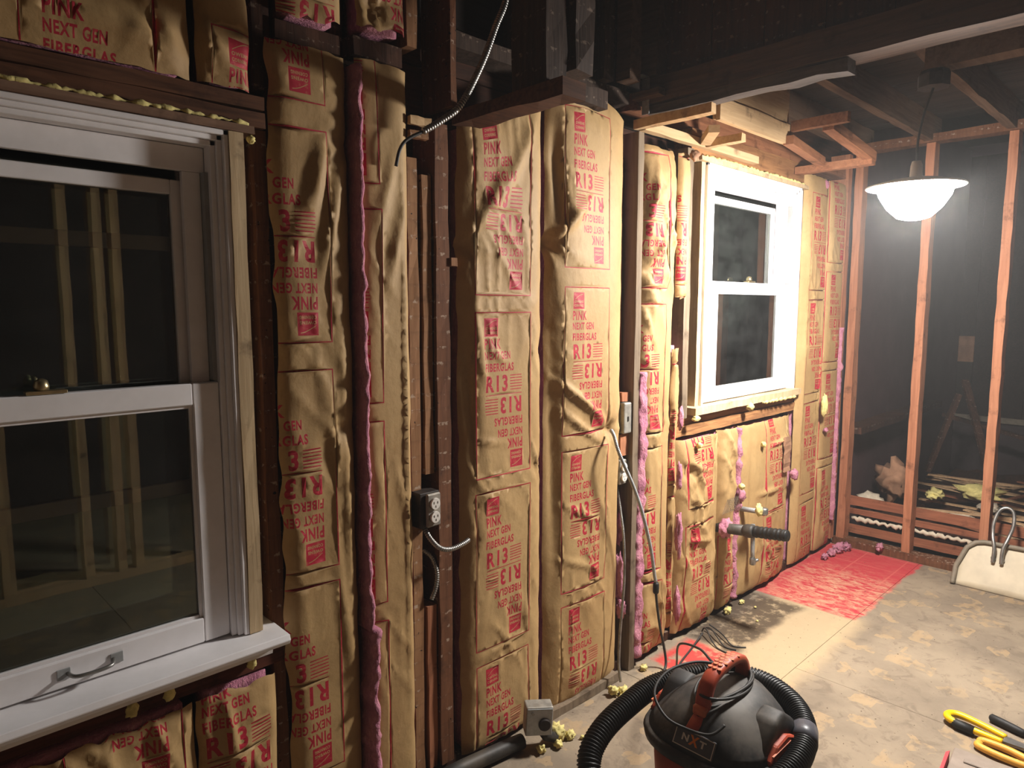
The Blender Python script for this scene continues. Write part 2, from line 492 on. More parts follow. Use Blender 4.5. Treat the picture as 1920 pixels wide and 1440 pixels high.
# ---- floor: joist-borne base with loose plywood sheets on it
fl = MB().box(-1.9, 4.72, -4.2, .16, -.06, -.014).build('floor', M['sheathing_black']); setp(fl, kind='structure')
xs_rows = [(-.52, .155, [-1.9, -.4, .92, 2.30, 3.515, 4.72]), (-1.74, -.52, [-1.9, .35, 1.62, 2.86, 4.08, 4.72]), (-2.96, -1.74, [-1.9, -.4, .92, 2.2, 3.4, 4.72]), (-4.2, -2.96, [-1.9, .3, 2.5, 4.72])]
for y0, y1, xs in xs_rows:
    for a, b in zip(xs[:-1], xs[1:]):
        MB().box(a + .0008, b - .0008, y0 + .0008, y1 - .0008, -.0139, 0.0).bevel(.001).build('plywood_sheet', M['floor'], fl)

# ---- main outside wall (plane y = 0 is the face of the studs)
# openings are cut by building the backing in pieces
def wall_pieces(mb, x0, x1, y0, y1, z0, z1, holes):
    cur = x0
    for (a, b, c, d) in sorted(holes):
        if a > cur: mb.box(cur, a, y0, y1, z0, z1)
        if c > z0: mb.box(a, b, y0, y1, z0, c)
        if d < z1: mb.box(a, b, y0, y1, d, z1)
        cur = b
    mb.box(cur, x1, y0, y1, z0, z1); return mb
HOLES = [(-.40, .735, .70, 1.975), (2.835, 3.905, 1.09, 2.205)]
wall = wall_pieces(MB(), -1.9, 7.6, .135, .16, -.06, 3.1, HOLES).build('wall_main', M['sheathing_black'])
setp(wall, kind='structure')
z = 0.0; k = 0
while z < 2.95:      # horizontal sheathing boards nailed outside the studs
    h = .138 + .012 * random.random(); z1 = min(z + h, 3.0)
    segs = [(-1.9, 1.14), (1.143, 3.16), (3.163, 4.74)] if k % 2 else [(-1.9, .3), (.303, 2.32), (2.323, 4.74)]
    for (a, b) in segs:
        pieces = [(a, b)]
        for (ha, hb, hc, hd) in HOLES:
            if z1 > hc + .01 and z < hd - .01:
                nxt = []
                for (p, q) in pieces:
                    if q <= ha or p >= hb: nxt.append((p, q)); continue
                    if p < ha: nxt.append((p, ha))
                    if q > hb: nxt.append((hb, q))
                pieces = nxt
        for (p, q) in pieces:
            timber('sheathing_board', p, q, .108 + .004 * random.random(), .134, z + .002, z1 - .002, 'sheathing' if (k + int(a)) % 3 else 'sheathing_black', wall, .0012, k)
    z = z1; k += 1

framing = timber('timber_framing', -1.9, 4.598, .004, .10, 0.001, .045, 'stud_dark', None); setp(framing, kind='structure')
for (x0, x1) in ((1.40, 2.30),):
    timber('top_plate', x0, x1, .0, .095, 2.335, 2.385, 'cripple', framing)
STUDS = [  # x0, x1, y0, z0, z1, material
    (-1.2, -1.155, 0, .046, 2.95, 'stud_dark'), (-.80, -.755, 0, .046, 2.95, 'stud_dark'), (-.50, -.455, 0, .046, 2.95, 'stud_dark'),
    (.772, .807, .004, .046, 1.983, 'stud_brown'), (.811, .835, .02, .046, 2.95, 'stud_dark'),
    (.785, .812, .012, 2.08, 2.95, 'stud_dark'),
    (1.028, 1.062, .062, .046, 2.95, 'stud_dark'),
    (1.234, 1.270, .004, .046, 1.985, 'stud_tan'),
    (1.284, 1.318, .0, 1.03, 1.94, 'stud_tan'), (1.284, 1.318, .0, .046, .60, 'stud_orange'),
    (1.325, 1.376, -.012, .046, 2.095, 'stud_brown'),
    (1.232, 1.268, -.01, 2.29, 2.95, 'stud_tan'),
    (1.366, 1.388, -.04, 2.145, 2.95, 'stud_brown'),
    (1.40, 1.412, .04, .046, 2.30, 'stud_dark'),
    (1.786, 1.816, .045, .046, 2.33, 'stud_dark'),
    (2.272, 2.312, .03, 1.90, 2.135, 'stud_orange'), (2.272, 2.310, .028, 1.205, 1.885, 'stud_orange'),
    (2.262, 2.318, .07, .046, 2.33, 'stud_dark'),
    (2.322, 2.358, -.035, .0, 2.235, 'grey_post'),
    (2.705, 2.752, -.02, 1.045, 2.235, 'grey_post'),
    (2.640, 2.690, .05, .046, 2.235, 'stud_dark'),
    (3.925, 3.965, .045, .046, 2.30, 'stud_dark'), (4.255, 4.285, .045, .046, 2.30, 'stud_dark'),
    (4.545, 4.60, -.012, .046, 2.48, 'stud_orange'),
]
for i, (x0, x1, y0, z0, z1, mt) in enumerate(STUDS):
    timber('stud', x0, x1, y0, max(.098, y0 + .03), z0, z1, mt, framing, .0022, i)
# headers and sills at the two windows
timber('window_header', -.62, .800, -.012, .09, 1.985, 2.022, 'header', framing, .003)
timber('window_header', -.62, .795, -.018, .09, 2.025, 2.058, 'header', framing, .003, 3)
timber('rough_sill', -.62, .800, .002, .09, .605, .652, 'red_board', framing, .002)
timber('blocking', -.62, .765, .06, .10, .652, .70, 'stud_dark', framing, .002)
timber('fire_block', .842, 1.022, .006, .09, 2.215, 2.262, 'stud_dark', framing, .003)
timber('fire_block', 1.066, 1.226, .006, .09, 2.232, 2.282, 'stud_dark', framing, .003)
timber('rough_sill', 2.66, 3.93, -.004, .09, .958, 1.005, 'header_orange', framing, .003)
timber('rough_sill', 2.70, 3.93, .004, .09, 1.009, 1.052, 'header_orange', framing, .003, 4)
timber('window_header', 2.76, 4.02, -.004, .09, 2.225, 2.33, 'header_orange', framing, .003)
timber('top_plate', 2.36, 4.60, .006, .095, 2.335, 2.40, 'joist_orange', framing, .003)
timber('blocking', 2.268, 2.325, -.015, .05, 1.165, 1.203, 'stud_orange', framing, .002)
timber('blocking', 2.268, 2.325, -.012, .05, .94, 1.03, 'stud_orange', framing, .002)
# cripples above the batts
for i, (x0, x1, y0) in enumerate(((1.70, 1.76, .0), (1.84, 1.90, -.02), (2.00, 2.045, -.02), (2.10, 2.16, -.03), (2.24, 2.285, .0))):
    timber('cripple_stud', x0, x1, y0, .09, 2.387, 2.95, 'cripple', framing, .004, i)
timber('cripple_block', 1.885, 2.06, -.085, -.004, 2.262, 2.315, 'cripple', framing, .006)
timber('lath_strip', 1.226, 1.30, -.03, -.012, 2.072, 2.095, 'lumber', framing, .002)
timber('lath_strip', 1.225, 1.29, -.028, -.012, 2.035, 2.056, 'stud_tan', framing, .002)
timber('lath_strip', 1.379, 1.403, -.02, .03, 1.675, 1.70, 'stud_tan', framing, .001)

# ---- remains of the first cross partition: plate on edge and hanging post at x = 1.4
hp = timber('trim_1', 1.400, 1.490, -.455, -.004, 2.100, 2.142, 'header', None, .004); setp(hp, kind='structure')
timber('hanging_post', 1.402, 1.488, -.385, -.265, 2.1435, 2.95, 'cripple', hp, .006)
timber('hanging_post', 1.52, 1.60, -.395, -.31, 2.20, 2.95, 'cripple', hp, .006, 5)
timber('ceiling_joist', 1.28, 1.325, -2.4, -.05, 2.43, 2.58, 'joist_orange', hp, .003)

# ---- dropped beam at x = 2.35 with the boarded stub of the second partition above it
bp = timber('beam_plate', 2.352, 2.472, -4.1, -.012, 2.338, 2.438, 'beam', None, .004); setp(bp, kind='structure')
timber('batten', 2.362, 2.432, -.80, -.045, 2.298, 2.337, 'beam_grey', bp, .006)
timber('batten', 2.300, 2.350, -.135, -.012, 2.352, 2.376, 'beam', bp, .003)
y = -.06; i = 0
while y > -4.0:
    w = .19 + .05 * random.random()
    timber('partition_board', 2.40, 2.425, y - w, y - .004, 2.44, 2.95, 'partition_board', bp, .002, i)
    y -= w; i += 1
timber('end_post', 2.335, 2.398, -.10, -.012, 2.44, 2.95, 'beam', bp, .003)
timber('end_post', 2.17, 2.235, -.10, -.035, 2.387, 2.95, 'beam', bp, .003, 9)

# ---- soffit frame above the second window
so = timber('soffit_rail', 2.362, 3.32, -.036, -.006, 2.248, 2.284, 'lumber', None, .002)
so.name = 'trim_2'; setp(so, kind='structure')
timber('soffit_cross_piece', 2.326, 2.360, -.345, -.004, 2.248, 2.284, 'lumber', so, .002)
timber('soffit_cross_piece', 2.82, 2.856, -.205, -.038, 2.250, 2.284, 'lumber', so, .002)
MB().bar((2.62, -.19, 2.268), (2.80, -.045, 2.268), .045, .03).build('soffit_brace', M['lumber'], so)
timber('soffit_face_board', 2.600, 3.232, -.226, -.207, 2.296, 2.384, 'lumber', so, .002)
MB().box(2.600, 3.262, -.205, -.193, 2.300, 2.60).bevel(.001).build('plywood_panel', M['lumber'], so)
timber('soffit_rail', 3.235, 3.27, -.48, -.228, 2.355, 2.40, 'joist_orange', so, .002)
MB().bar((3.27, -.385, 2.362), (3.84, -.378, 2.305), .05, .045).build('soffit_brace', M['joist_orange'], so)
MB().bar((3.20, -.235, 2.31), (3.78, -.15, 2.306), .045, .04).build('soffit_brace', M['joist_orange'], so)
timber('soffit_rail', 3.79, 3.84, -.40, -.008, 2.262, 2.300, 'joist_orange', so, .002)

# ---- ceiling: joists with boards over
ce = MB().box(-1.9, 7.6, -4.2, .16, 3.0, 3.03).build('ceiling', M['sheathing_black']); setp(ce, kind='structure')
for i, y in enumerate((-.03, -.40, -.80, -1.2, -1.6, -2.0, -2.4, -2.8, -3.2)):
    timber('ceiling_joist', 2.43, 4.75, y - .045, y, 2.50, 2.64, 'joist', ce, .003, i)
x = 2.43; i = 0
while x < 4.7:
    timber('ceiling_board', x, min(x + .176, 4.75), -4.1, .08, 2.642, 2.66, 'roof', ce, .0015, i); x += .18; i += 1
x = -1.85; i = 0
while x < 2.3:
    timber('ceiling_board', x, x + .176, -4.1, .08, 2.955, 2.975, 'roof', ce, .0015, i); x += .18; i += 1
timber('cross_block', 2.955, 3.045, -1.195, -.85, 2.42, 2.498, 'joist', ce, .002)

# ---- right wall: open studs with the last laths near the floor
wr = timber('wall_right', 4.602, 4.70, -4.1, -.002, 0.001, .046, 'stud_brown', None, .003); setp(wr, kind='structure')
for i, y in enumerate((-.025, -.412, -.808, -1.21, -1.61, -2.02, -2.42, -2.83, -3.23, -3.64)):
    timber('stud', 4.612, 4.70, y - .046, y, .047, 2.49, 'stud_orange', wr, .0025, i)
for (z0, z1) in ((.068, .125), (.195, .235), (.255, .315)):
    yy = -.03
    while yy > -3.6:
        L = 1.15 + .2 * random.random()
        timber('lath', 4.703, 4.716, yy - L, yy - .004, z0 + .004 * random.random(), z1, 'lath_orange', wr, .002, int(z0 * 100)); yy -= L
for i in range(9):
    yy = -.08 - i * .37
    b = MB(); V = []
    n = 18
    for j in range(n + 1):
        t = j / n; r = .012 + .007 * math.sin(j * 1.9 + i) * random.random()
        V.append((4.722 + .006 * random.random(), yy - t * .30, .163 + .008 * math.sin(j * 2.3 + i)))
    b.tube(V, [.009 + .010 * random.random() for _ in V], 7)
    b.build('plaster_key', M['plaster'], wr, True)
timber('top_plate', 4.602, 4.70, -4.1, -.002, 2.491, 2.54, 'stud_brown', wr, .003)

# ---- dark room beyond the right wall
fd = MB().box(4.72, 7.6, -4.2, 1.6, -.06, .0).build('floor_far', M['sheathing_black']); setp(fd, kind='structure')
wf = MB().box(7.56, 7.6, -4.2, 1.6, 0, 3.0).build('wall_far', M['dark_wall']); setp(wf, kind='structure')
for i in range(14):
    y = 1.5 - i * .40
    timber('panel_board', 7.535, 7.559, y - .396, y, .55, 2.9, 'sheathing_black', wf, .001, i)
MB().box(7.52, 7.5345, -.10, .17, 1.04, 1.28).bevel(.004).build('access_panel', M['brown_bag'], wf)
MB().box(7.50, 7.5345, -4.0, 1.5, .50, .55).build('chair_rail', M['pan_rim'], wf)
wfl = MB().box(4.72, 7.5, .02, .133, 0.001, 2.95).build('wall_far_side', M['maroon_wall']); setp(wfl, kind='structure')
timber('ledge', 4.74, 6.6, -.10, .018, .72, .765, 'stud_dark', wfl, .003)

# ---- near room behind the camera (seen in the window panes, carries the bounce light)
wl = MB().box(-1.9, -1.86, -4.2, .135, 0, 3.0).build('wall_left', M['near_wall']); setp(wl, kind='structure')
wk = MB().box(-1.9, 4.7, -4.24, -4.2, 0, 3.0).build('wall_rear', M['dark_wall']); setp(wk, kind='structure')
pr = timber('partition_rear', -1.86, 1.62, -2.64, -2.55, .001, .046, 'rear_stud', None, .002); setp(pr, kind='structure')
for i, (x, w) in enumerate(((-1.45, .045), (-1.05, .045), (-.65, .045), (-.25, .045), (.14, .045), (.525, .055), (.895, .045), (1.06, .045), (1.15, .045), (1.55, .045))):
    timber('stud', x, x + w, -2.64, -2.55, .047, 2.94, 'rear_stud', pr, .002, i)
for i in range(22):
    timber('lath', -1.85, .515, -2.549, -2.542, .62 + i * .046, .655 + i * .046, 'rear_stud', pr, .001, i)

# ================================================================== WINDOWS
def make_window(name, xL, xR, zB, zT, zM, lin, stool, label):
    """double-hung window: raw jambs, white stepped stops, two sashes and a storm window outside"""
    w = thing(name, None, None, ((xL + xR) / 2, 0, zB), kind='structure')
    w['label'] = label
    # raw wooden jambs and head
    for (a, b) in ((xL, xL + .034), (xR - .034, xR)):
        rough_box(a, b, -.028 if stool else -.010, .125, zB + .0, zT - .020, .0015).build('jamb', M['raw_jamb'], w)
    rough_box(xL - .03, xR + .028, -.030, .125, zT - .019, zT, .002).build('head_jamb', M['head_strip'] if stool else M['raw_jamb'], w)
    # stepped white stops
    a, b, c = xL + .034, xR - .034, zT - .0195
    st = .0125
    for i, yy in enumerate((-.024, -.014, -.005)):
        for (p, q) in ((a + i * st, a + (i + 1) * st), (b - (i + 1) * st, b - i * st)):
            MB().box(p, q, yy, .03 + .002 * i, zB, c - i * st).bevel(.0015).build('stop_moulding', M['white'], w)
        MB().box(a + i * st, b - i * st, yy, .03 + .002 * i, c - (i + 1) * st + .0003, c - i * st).bevel(.0015).build('stop_moulding', M['white'], w)
    a += 3 * st; b -= 3 * st; c -= 3 * st
    # tracks
    for (p, q) in ((a, a + .010), (b - .010, b)):
        MB().box(p, q, .012, .07, zM + .03, c - .059).build('sash_track', M['track_grey'], w)
    # liner flats of the upper half
    ln = .052 + lin
    for (p, q) in ((a + .0105, a + ln), (b - ln, b - .0105)):
        MB().box(p, q, .034, .05, zM + .025, c - .0585).bevel(.0012).build('jamb_liner', M['white'], w)
        MB().box(p if p < xL + .4 else q - .012, (p + .012) if p < xL + .4 else q, .05, .10, zM + .025, c).build('jamb_liner', M['white'], w)
    MB().box(a, b, .034, .05, c - .058, c).bevel(.0012).build('head_liner', M['white'], w)
    # upper sash (outer track, pulled a little down)
    ua, ub, ut = a + ln - .016, b - ln + .016, c - .078
    us = thing_part('upper_sash', w)
    for (p, q) in ((ua, ua + .036), (ub - .036, ub)):
        MB().box(p, q, .056, .084, zM - .02, ut).bevel(.002).build('stile', M['white'], us)
    MB().box(ua + .037, ub - .037, .056, .084, ut - .034, ut).bevel(.002).build('rail', M['white'], us)
    MB().box(ua + .037, ub - .037, .058, .084, zM - .022, zM + .018).bevel(.002).build('rail', M['white'], us)
    MB().box(ua + .034, ub - .034, .068, .072, zM + .016, ut - .032).build('pane', M['glass'], us)
    # lower sash (inner track)
    la, lb = a + .001, b - .001
    sw = .062 + lin
    ls = thing_part('lower_sash', w)
    for (p, q) in ((la, la + sw), (lb - sw, lb)):
        MB().box(p, q, .004, .033, zB + .004, zM + .026).bevel(.0025).build('stile', M['white'], ls)
    MB().box(la + sw + .0005, lb - sw - .0005, .004, .033, zM - .026, zM + .026).bevel(.0025).build('meeting_rail', M['white'], ls)
    MB().box(la + sw + .0005, lb - sw - .0005, .004, .033, zB + .004, zB + .066).bevel(.0025).build('bottom_rail', M['white'], ls)
    ia, ib, i0, i1 = la + sw, lb - sw, zB + .066, zM - .026
    for (p, q, r, s) in ((ia, ia + .008, i0, i1), (ib - .008, ib, i0, i1), (ia + .0085, ib - .0085, i0, i0 + .008), (ia + .0085, ib - .0085, i1 - .008, i1)):
        MB().box(p, q, .012, .030, r, s).bevel(.001).build('glazing_bead', M['white'], ls)
    MB().box(ia + .006, ib - .006, .019, .023, i0 + .006, i1 - .006).build('pane', M['glass'], ls)
    # sash lock
    cx = (la + lb) / 2
    lx = .305 if stool else cx
    lock = MB().box(lx - .034, lx + .040, .002, .030, zM + .0265, zM + .034).bevel(.001).build('sash_lock', M['brass'], ls)
    MB().lathe([(.014, 0), (.015, .008), (.012, .020), (.005, .024)], 14, (lx - .004, .016, zM + .0345)).build('lock_cam', M['brass'], ls, True)
    if stool:
        # pull handle on the bottom rail
        hx = .352; hz = zB + .036
        pts = spline([(hx - .045, .002, hz), (hx - .035, -.022, hz - .002), (hx, -.027, hz - .003), (hx + .035, -.022, hz - .002), (hx + .045, .002, hz)], 6)
        MB().tube(pts, .0045, 8).build('pull_handle', M['steel'], ls, True)
        for s in (-1, 1):
            MB().box(hx + s * .052 - .013, hx + s * .052 + .013, .0005, .004, hz - .012, hz + .012).bevel(.001).build('handle_plate', M['track_grey'], ls)
    # storm window outside
    sw_ = thing_part('storm_window', w)
    sa, sb = a + .012, b - .012
    for (p, q) in ((sa, sa + .030), (sb - .030, sb)):
        MB().box(p, q, .098, .118, zB + .0, c - .02).bevel(.001).build('stile', M['white'], sw_)
    hgt = c - zB
    for zz in ((zB + .30 * hgt, zB + .80 * hgt) if stool else (zB + .40 * hgt,)):
        MB().box(sa + .031, sb - .031, .098, .118, zz, zz + .034).bevel(.001).build('rail', M['white'], sw_)
    MB().box(sa + .031, sb - .031, .107, .110, zB + .002, c - .022).build('pane', M['glass'], sw_)
    if stool:
        nose = [(-.088, zB - .030), (-.094, zB - .018), (-.088, zB - .004), (.06, zB - .0005), (.06, zB - .030)]
        MB().prism(nose, 'x', xL - .05, xR + .042).bevel(.0015).build('stool', M['white'], w)
        ap = [(-.004, zB - .031), (-.050, zB - .031), (-.050, zB - .043), (-.040, zB - .052), (-.036, zB - .066), (-.004, zB - .070)]
        MB().prism(ap, 'x', xL - .035, xR + .018).build('apron', M['white'], w)
    else:
        rough_box(xL - .05, xR + .01, -.045, .06, zB - .034, zB - .001, .002).build('sill_board', M['raw_jamb'], w)
    return w

def thing_part(name, parent):
    o = bpy.data.objects.new(name, None); col.objects.link(o); o.empty_display_size = .05
    o.parent = parent; ORG[o.name] = ORG[parent.name]
    return o

make_window('window_1', -.40, .735, .720, 1.982, 1.342, .0, True, 'white double-hung window with stool and pull handle, dark night panes')
make_window('window_2', 2.835, 3.905, 1.090, 2.215, 1.645, .075, False, 'white double-hung window lit brightly by the hanging lamp')

# ================================================================== INSULATION BATTS
_glyph = {}
def text_tris(s):
    if s in _glyph: return _glyph[s]
    cu = bpy.data.curves.new('t', 'FONT'); cu.body = s; cu.resolution_u = 3; cu.offset = .036; cu.space_character = 1.15
    ob = bpy.data.objects.new('t', cu); col.objects.link(ob)
    dg = bpy.context.evaluated_depsgraph_get(); dg.update()
    ev = ob.evaluated_get(dg); me = ev.to_mesh()
    me.calc_loop_triangles()
    V = np.array([v.co[:2] for v in me.vertices]); T = np.array([t.vertices[:] for t in me.loop_triangles])
    ev.to_mesh_clear(); bpy.data.objects.remove(ob); bpy.data.curves.remove(cu)
    V = (V - V.min(0)) / (V.max(0) - V.min(0))
    _glyph[s] = (V, T); return V, T

def clip_poly(poly, lim):
    x0, x1, z0, z1 = lim
    for ax, val, sgn in ((0, x0, 1), (0, x1, -1), (1, z0, 1), (1, z1, -1)):
        out = []
        n = len(poly)
        for i in range(n):
            a, b = poly[i], poly[(i + 1) % n]
            da, db = sgn * (a[ax] - val), sgn * (b[ax] - val)
            if da >= 0: out.append(a)
            if (da >= 0) != (db >= 0):
                t = da / (da - db); out.append((a[0] + t * (b[0] - a[0]), a[1] + t * (b[1] - a[1])))
        poly = out
        if len(poly) < 3: return None
    return poly

def block_polys(xl, zt, detail=True, mask=None):
    """one printed panel, 0.25 wide and 0.547 high: ink polygons and bare polygons (letters left out of the logo)"""
    W, H = .25, .547
    ink, bare = [], []
    def rect(lst, a, b, c, d): lst.append([(a, c), (b, c), (b, d), (a, d)])
    def txt(lst, s, a, b, c, d):
        V, T = text_tris(s)
        P = np.stack([a + V[:, 0] * (b - a), c + V[:, 1] * (d - c)], 1)
        for t in T: lst.append([tuple(P[i]) for i in t])
    half_i, half_b = [], []
    rect(half_i, .040, .098, -.080, -.020)
    if detail:
        txt(half_b, 'OWENS', .046, .092, -.058, -.049); txt(half_b, 'CORNING', .046, .092, -.072, -.063)
        pts = [(.048 + .042 * t, -.046 + .018 * math.sin(t * 1.5)) for t in np.linspace(0, 1, 7)]
        for p, q in zip(pts[:-1], pts[1:]): half_b.append([p, q, (q[0], q[1] + .0022), (p[0], p[1] + .0022)])
    txt(half_i, 'PINK', .040, .112, -.121, -.087)
    txt(half_i, 'NEXT GEN', .040, .154, -.156, -.129)
    txt(half_i, 'FIBERGLAS', .040, .170, -.196, -.168)
    txt(half_i, 'R13', .044, .142, -.264, -.208)
    if detail:
        r = random.Random(3)
        for j in range(6):
            zz = -.210 - j * .0095
            rect(half_i, .153, .205 + .008 * r.random(), zz - .0032, zz)
    rect(ink, .044, .208, -.2748, -.2722)
    rot = lambda p: (W - p[0], -H - p[1])
    for src, dst in ((half_i, ink), (half_b, bare)):
        for p in src:
            dst.append(p); dst.append([rot(q) for q in p])
    t = .0034
    for (a, b, c, d) in ((0, t, -H, 0), (W - t, W, -H, 0), (0, W, -t, 0), (0, W, -H, -H + t)): rect(ink, a, b, c, d)
    sh = lambda L: [[(xl + q[0], zt + q[1]) for q in p] for p in L]
    return sh(ink), sh(bare)

def batt(name, label, x0, x1, z0, z1, blocks, bulge=.03, y0=-.003, seed=0, pinches=(), folds=(), tornL=.003, tornR=.003, tornT=.004, tornB=.004,
         wrinkle=.004, diag=.6, step=(.0095, .013), group='kraft-faced insulation batts in the stud bays', topfn=None, core=True, core_mat='wool', core_x=None, edge=None, tilt=0.0, core_z=None, cat='insulation', flat=6.0):
    root = thing(name, label, cat, ((x0 + x1) / 2, 0, z0), group=group)
    W, Hh = x1 - x0, z1 - z0
    nx = max(4, int(W / step[0])); nz = max(4, int(Hh / step[1]))
    pts = []; edges = []
    for j in range(nz + 1):
        for i in range(nx + 1):
            jx = 0 if i in (0, nx) else random.uniform(-.25, .25) * W / nx
            jz = 0 if j in (0, nz) else random.uniform(-.25, .25) * Hh / nz
            pts.append((x0 + W * i / nx + jx, z0 + Hh * j / nz + jz))
    lim = (x0 + .0004, x1 - .0004, z0 + .0004, z1 - .0004)
    polys = []
    for (xl, zt) in blocks:
        ink, bare = block_polys(xl, zt)
        for lst, kd in ((ink, 1), (bare, 2)):
            for p in lst:
                q = clip_poly(p, lim)
                if not q: continue
                ar = sum(q[i][0] * q[(i + 1) % len(q)][1] - q[(i + 1) % len(q)][0] * q[i][1] for i in range(len(q)))
                if abs(ar) < 1e-8: continue
                if ar < 0: q = q[::-1]
                n = len(pts); m = len(q); pts += q; edges += [(n + i, n + (i + 1) % m) for i in range(m)]; polys.append((kd, np.array(q)))
    res = delaunay_2d_cdt([Vector(p) for p in pts], edges, [], 0, 1e-5, False)
    P = np.array([v[:] for v in res[0]]); T = [tuple(f) for f in res[2]]
    Cc = P[np.array(T)].mean(1); order = np.argsort(Cc[:, 0]); sx = Cc[order, 0]; mid = np.zeros(len(T), int)
    for want in (1, 2):               # which triangles carry ink; then which are letters left bare
        for kd, q in polys:
            if kd != want: continue
            c0, c1 = np.searchsorted(sx, (q[:, 0].min(), q[:, 0].max()))
            idx = order[c0:c1]; c = Cc[idx]
            idx = idx[(c[:, 1] >= q[:, 1].min()) & (c[:, 1] <= q[:, 1].max())]; c = Cc[idx]
            ok = np.ones(len(idx), bool)
            for i in range(len(q)):
                a_, b_ = q[i], q[(i + 1) % len(q)]
                ok &= (b_[0] - a_[0]) * (c[:, 1] - a_[1]) - (b_[1] - a_[1]) * (c[:, 0] - a_[0]) >= 0
            mid[idx[ok]] = 1 if want == 1 else 0
    X, Z = P[:, 0].copy(), P[:, 1].copy()
    s = (X - x0) / W
    prof = 1 - np.abs(2 * s - 1) ** flat
    prof = np.clip(prof, 0, 1)
    endf = np.clip(np.minimum(Z - z0, z1 - Z) / .10, 0, 1) ** .6 * .5 + .5
    h = bulge * prof * endf * (.85 + .3 * vnoise(X * 2.6, Z * 1.9, seed))
    # soft diagonal wrinkles and crumple
    d1 = (X * math.cos(diag) + Z * math.sin(diag)); d2 = (-X * math.sin(diag) + Z * math.cos(diag))
    r1 = 1 - np.abs(2 * vnoise(d1 * 14, d2 * 3.2, seed + 1) - 1)
    r2 = 1 - np.abs(2 * vnoise(X * 22, Z * 5.0, seed + 2) - 1)
    r3 = 1 - np.abs(2 * vnoise(d1 * 9 + 3, -d2 * 21, seed + 3) - 1)
    amt = .35 + 1.1 * vnoise(X * 4, Z * 3.3, seed + 4)
    amt = .12 + 1.5 * np.clip((vnoise(X * 5, Z * 4, seed + 4) - .45) * 3, 0, 1)
    h += wrinkle * amt * prof * (1.1 * r1 ** 3 + .9 * r2 ** 3 + .35 * r3 ** 2 - .6)
    for (px, pz, A, rad, n, ph) in pinches:
        dx, dz = X - px, Z - pz; r = np.hypot(dx, dz); th = np.arctan2(dz, dx)
        star = 1 - np.abs(np.sin(n * th / 2 + ph)) ** .8
        h += A * star * (r / (r + .02)) * np.exp(-r / rad) - A * 1.1 * np.exp(-(r / .035) ** 2)
    for (xa, za, xb, zb, A, wd) in folds:
        ax_, az_ = xb - xa, zb - za; LL = ax_ * ax_ + az_ * az_
        t = np.clip(((X - xa) * ax_ + (Z - za) * az_) / LL, 0, 1)
        dd = np.hypot(X - xa - t * ax_, Z - za - t * az_)
        h += A * np.exp(-(dd / wd) ** 2) * np.clip(1.2 - np.abs(2 * t - 1), .15, 1)
    if edge: h += edge(X, Z)
    # uneven, torn edges
    def dec(d): return np.clip(1 - d / .03, 0, 1)
    X = X + tornL * (2.4 * vnoise(Z * 16, Z * 0, seed + 5) - 1.2) * dec(s * W) - tornR * (2.4 * vnoise(Z * 16, Z * 0, seed + 6) - 1.2) * dec((1 - s) * W)
    Z2 = Z - tornT * (2.0 * vnoise(X * 40, X * 0, seed + 7)) * dec(z1 - Z) + tornB * (2 * vnoise(X * 40, X * 0, seed + 8)) * dec(Z - z0)
    if topfn is not None: Z2 = Z2 + topfn(X) * np.clip((Z - (z1 - .25)) / .25, 0, 1)
    V = np.stack([X, y0 - h + tilt * (Z - z0), Z2], 1)
    # orient triangles towards the room (-y)
    F = []
    for f in T:
        a, b, c = (P[i] for i in f[:3])
        F.append(list(f) if (b[0] - a[0]) * (c[1] - a[1]) - (b[1] - a[1]) * (c[0] - a[0]) > 0 else list(f)[::-1])
    mesh_object('paper_facing', V, F, None, root, True, [M['kraft'], M['ink']], mid)
    if core:
        cx0, cx1 = core_x or (x0 + .022, x1 - .022)
        cz0, cz1 = core_z or (z0 + .012, z1 - .020)
        wool_slab('fiberglass_core', cx0, cx1, .006, .095, cz0, cz1, core_mat, root, seed)
    return root

def wool_slab(name, x0, x1, yf, yb, z0, z1, mat, parent, seed=0, amp=.006, cell=.02, wav=0.0, wob=0.0):
    """fuzzy slab of fiberglass: front sheet with lumps, joined to a back sheet"""
    nx = max(2, int((x1 - x0) / cell)); nz = max(3, int((z1 - z0) / (cell * 1.1)))
    i, j = np.meshgrid(np.arange(nx + 1), np.arange(nz + 1))
    X = x0 + (x1 - x0) * i / nx; Z = z0 + (z1 - z0) * j / nz
    X = X + wav * (vnoise(Z * 5.5, X * 3, seed + 3) - .5) * 2 + wob * (vnoise(Z * 31, X * 40, seed + 8) - .5)
    nse = vnoise(X * 45, Z * 28, seed) + .6 * vnoise(X * 110, Z * 70, seed + 1)
    edge = np.minimum(np.minimum(i, nx - i) / 1.0, 1)
    Yf = yf - amp * (nse - .5) * 2 - amp * edge
    n = (nx + 1) * (nz + 1)
    V = np.concatenate([np.stack([X.ravel(), Yf.ravel(), Z.ravel()], 1), np.stack([X.ravel(), np.full(n, yb), Z.ravel()], 1)])
    idx = lambda a, b: b * (nx + 1) + a
    F = []
    for b in range(nz):
        for a in range(nx): F.append((idx(a, b), idx(a + 1, b), idx(a + 1, b + 1), idx(a, b + 1)))
    ring = [idx(a, 0) for a in range(nx)] + [idx(nx, b) for b in range(nz)] + [idx(a, nz) for a in range(nx, 0, -1)] + [idx(0, b) for b in range(nz, 0, -1)]
    for p, q in zip(ring, ring[1:] + ring[:1]): F.append((p, n + p, n + q, q))
    F.append(tuple(n + r for r in ring[::-1]))
    return mesh_object(name, V, F, M[mat], parent, True)

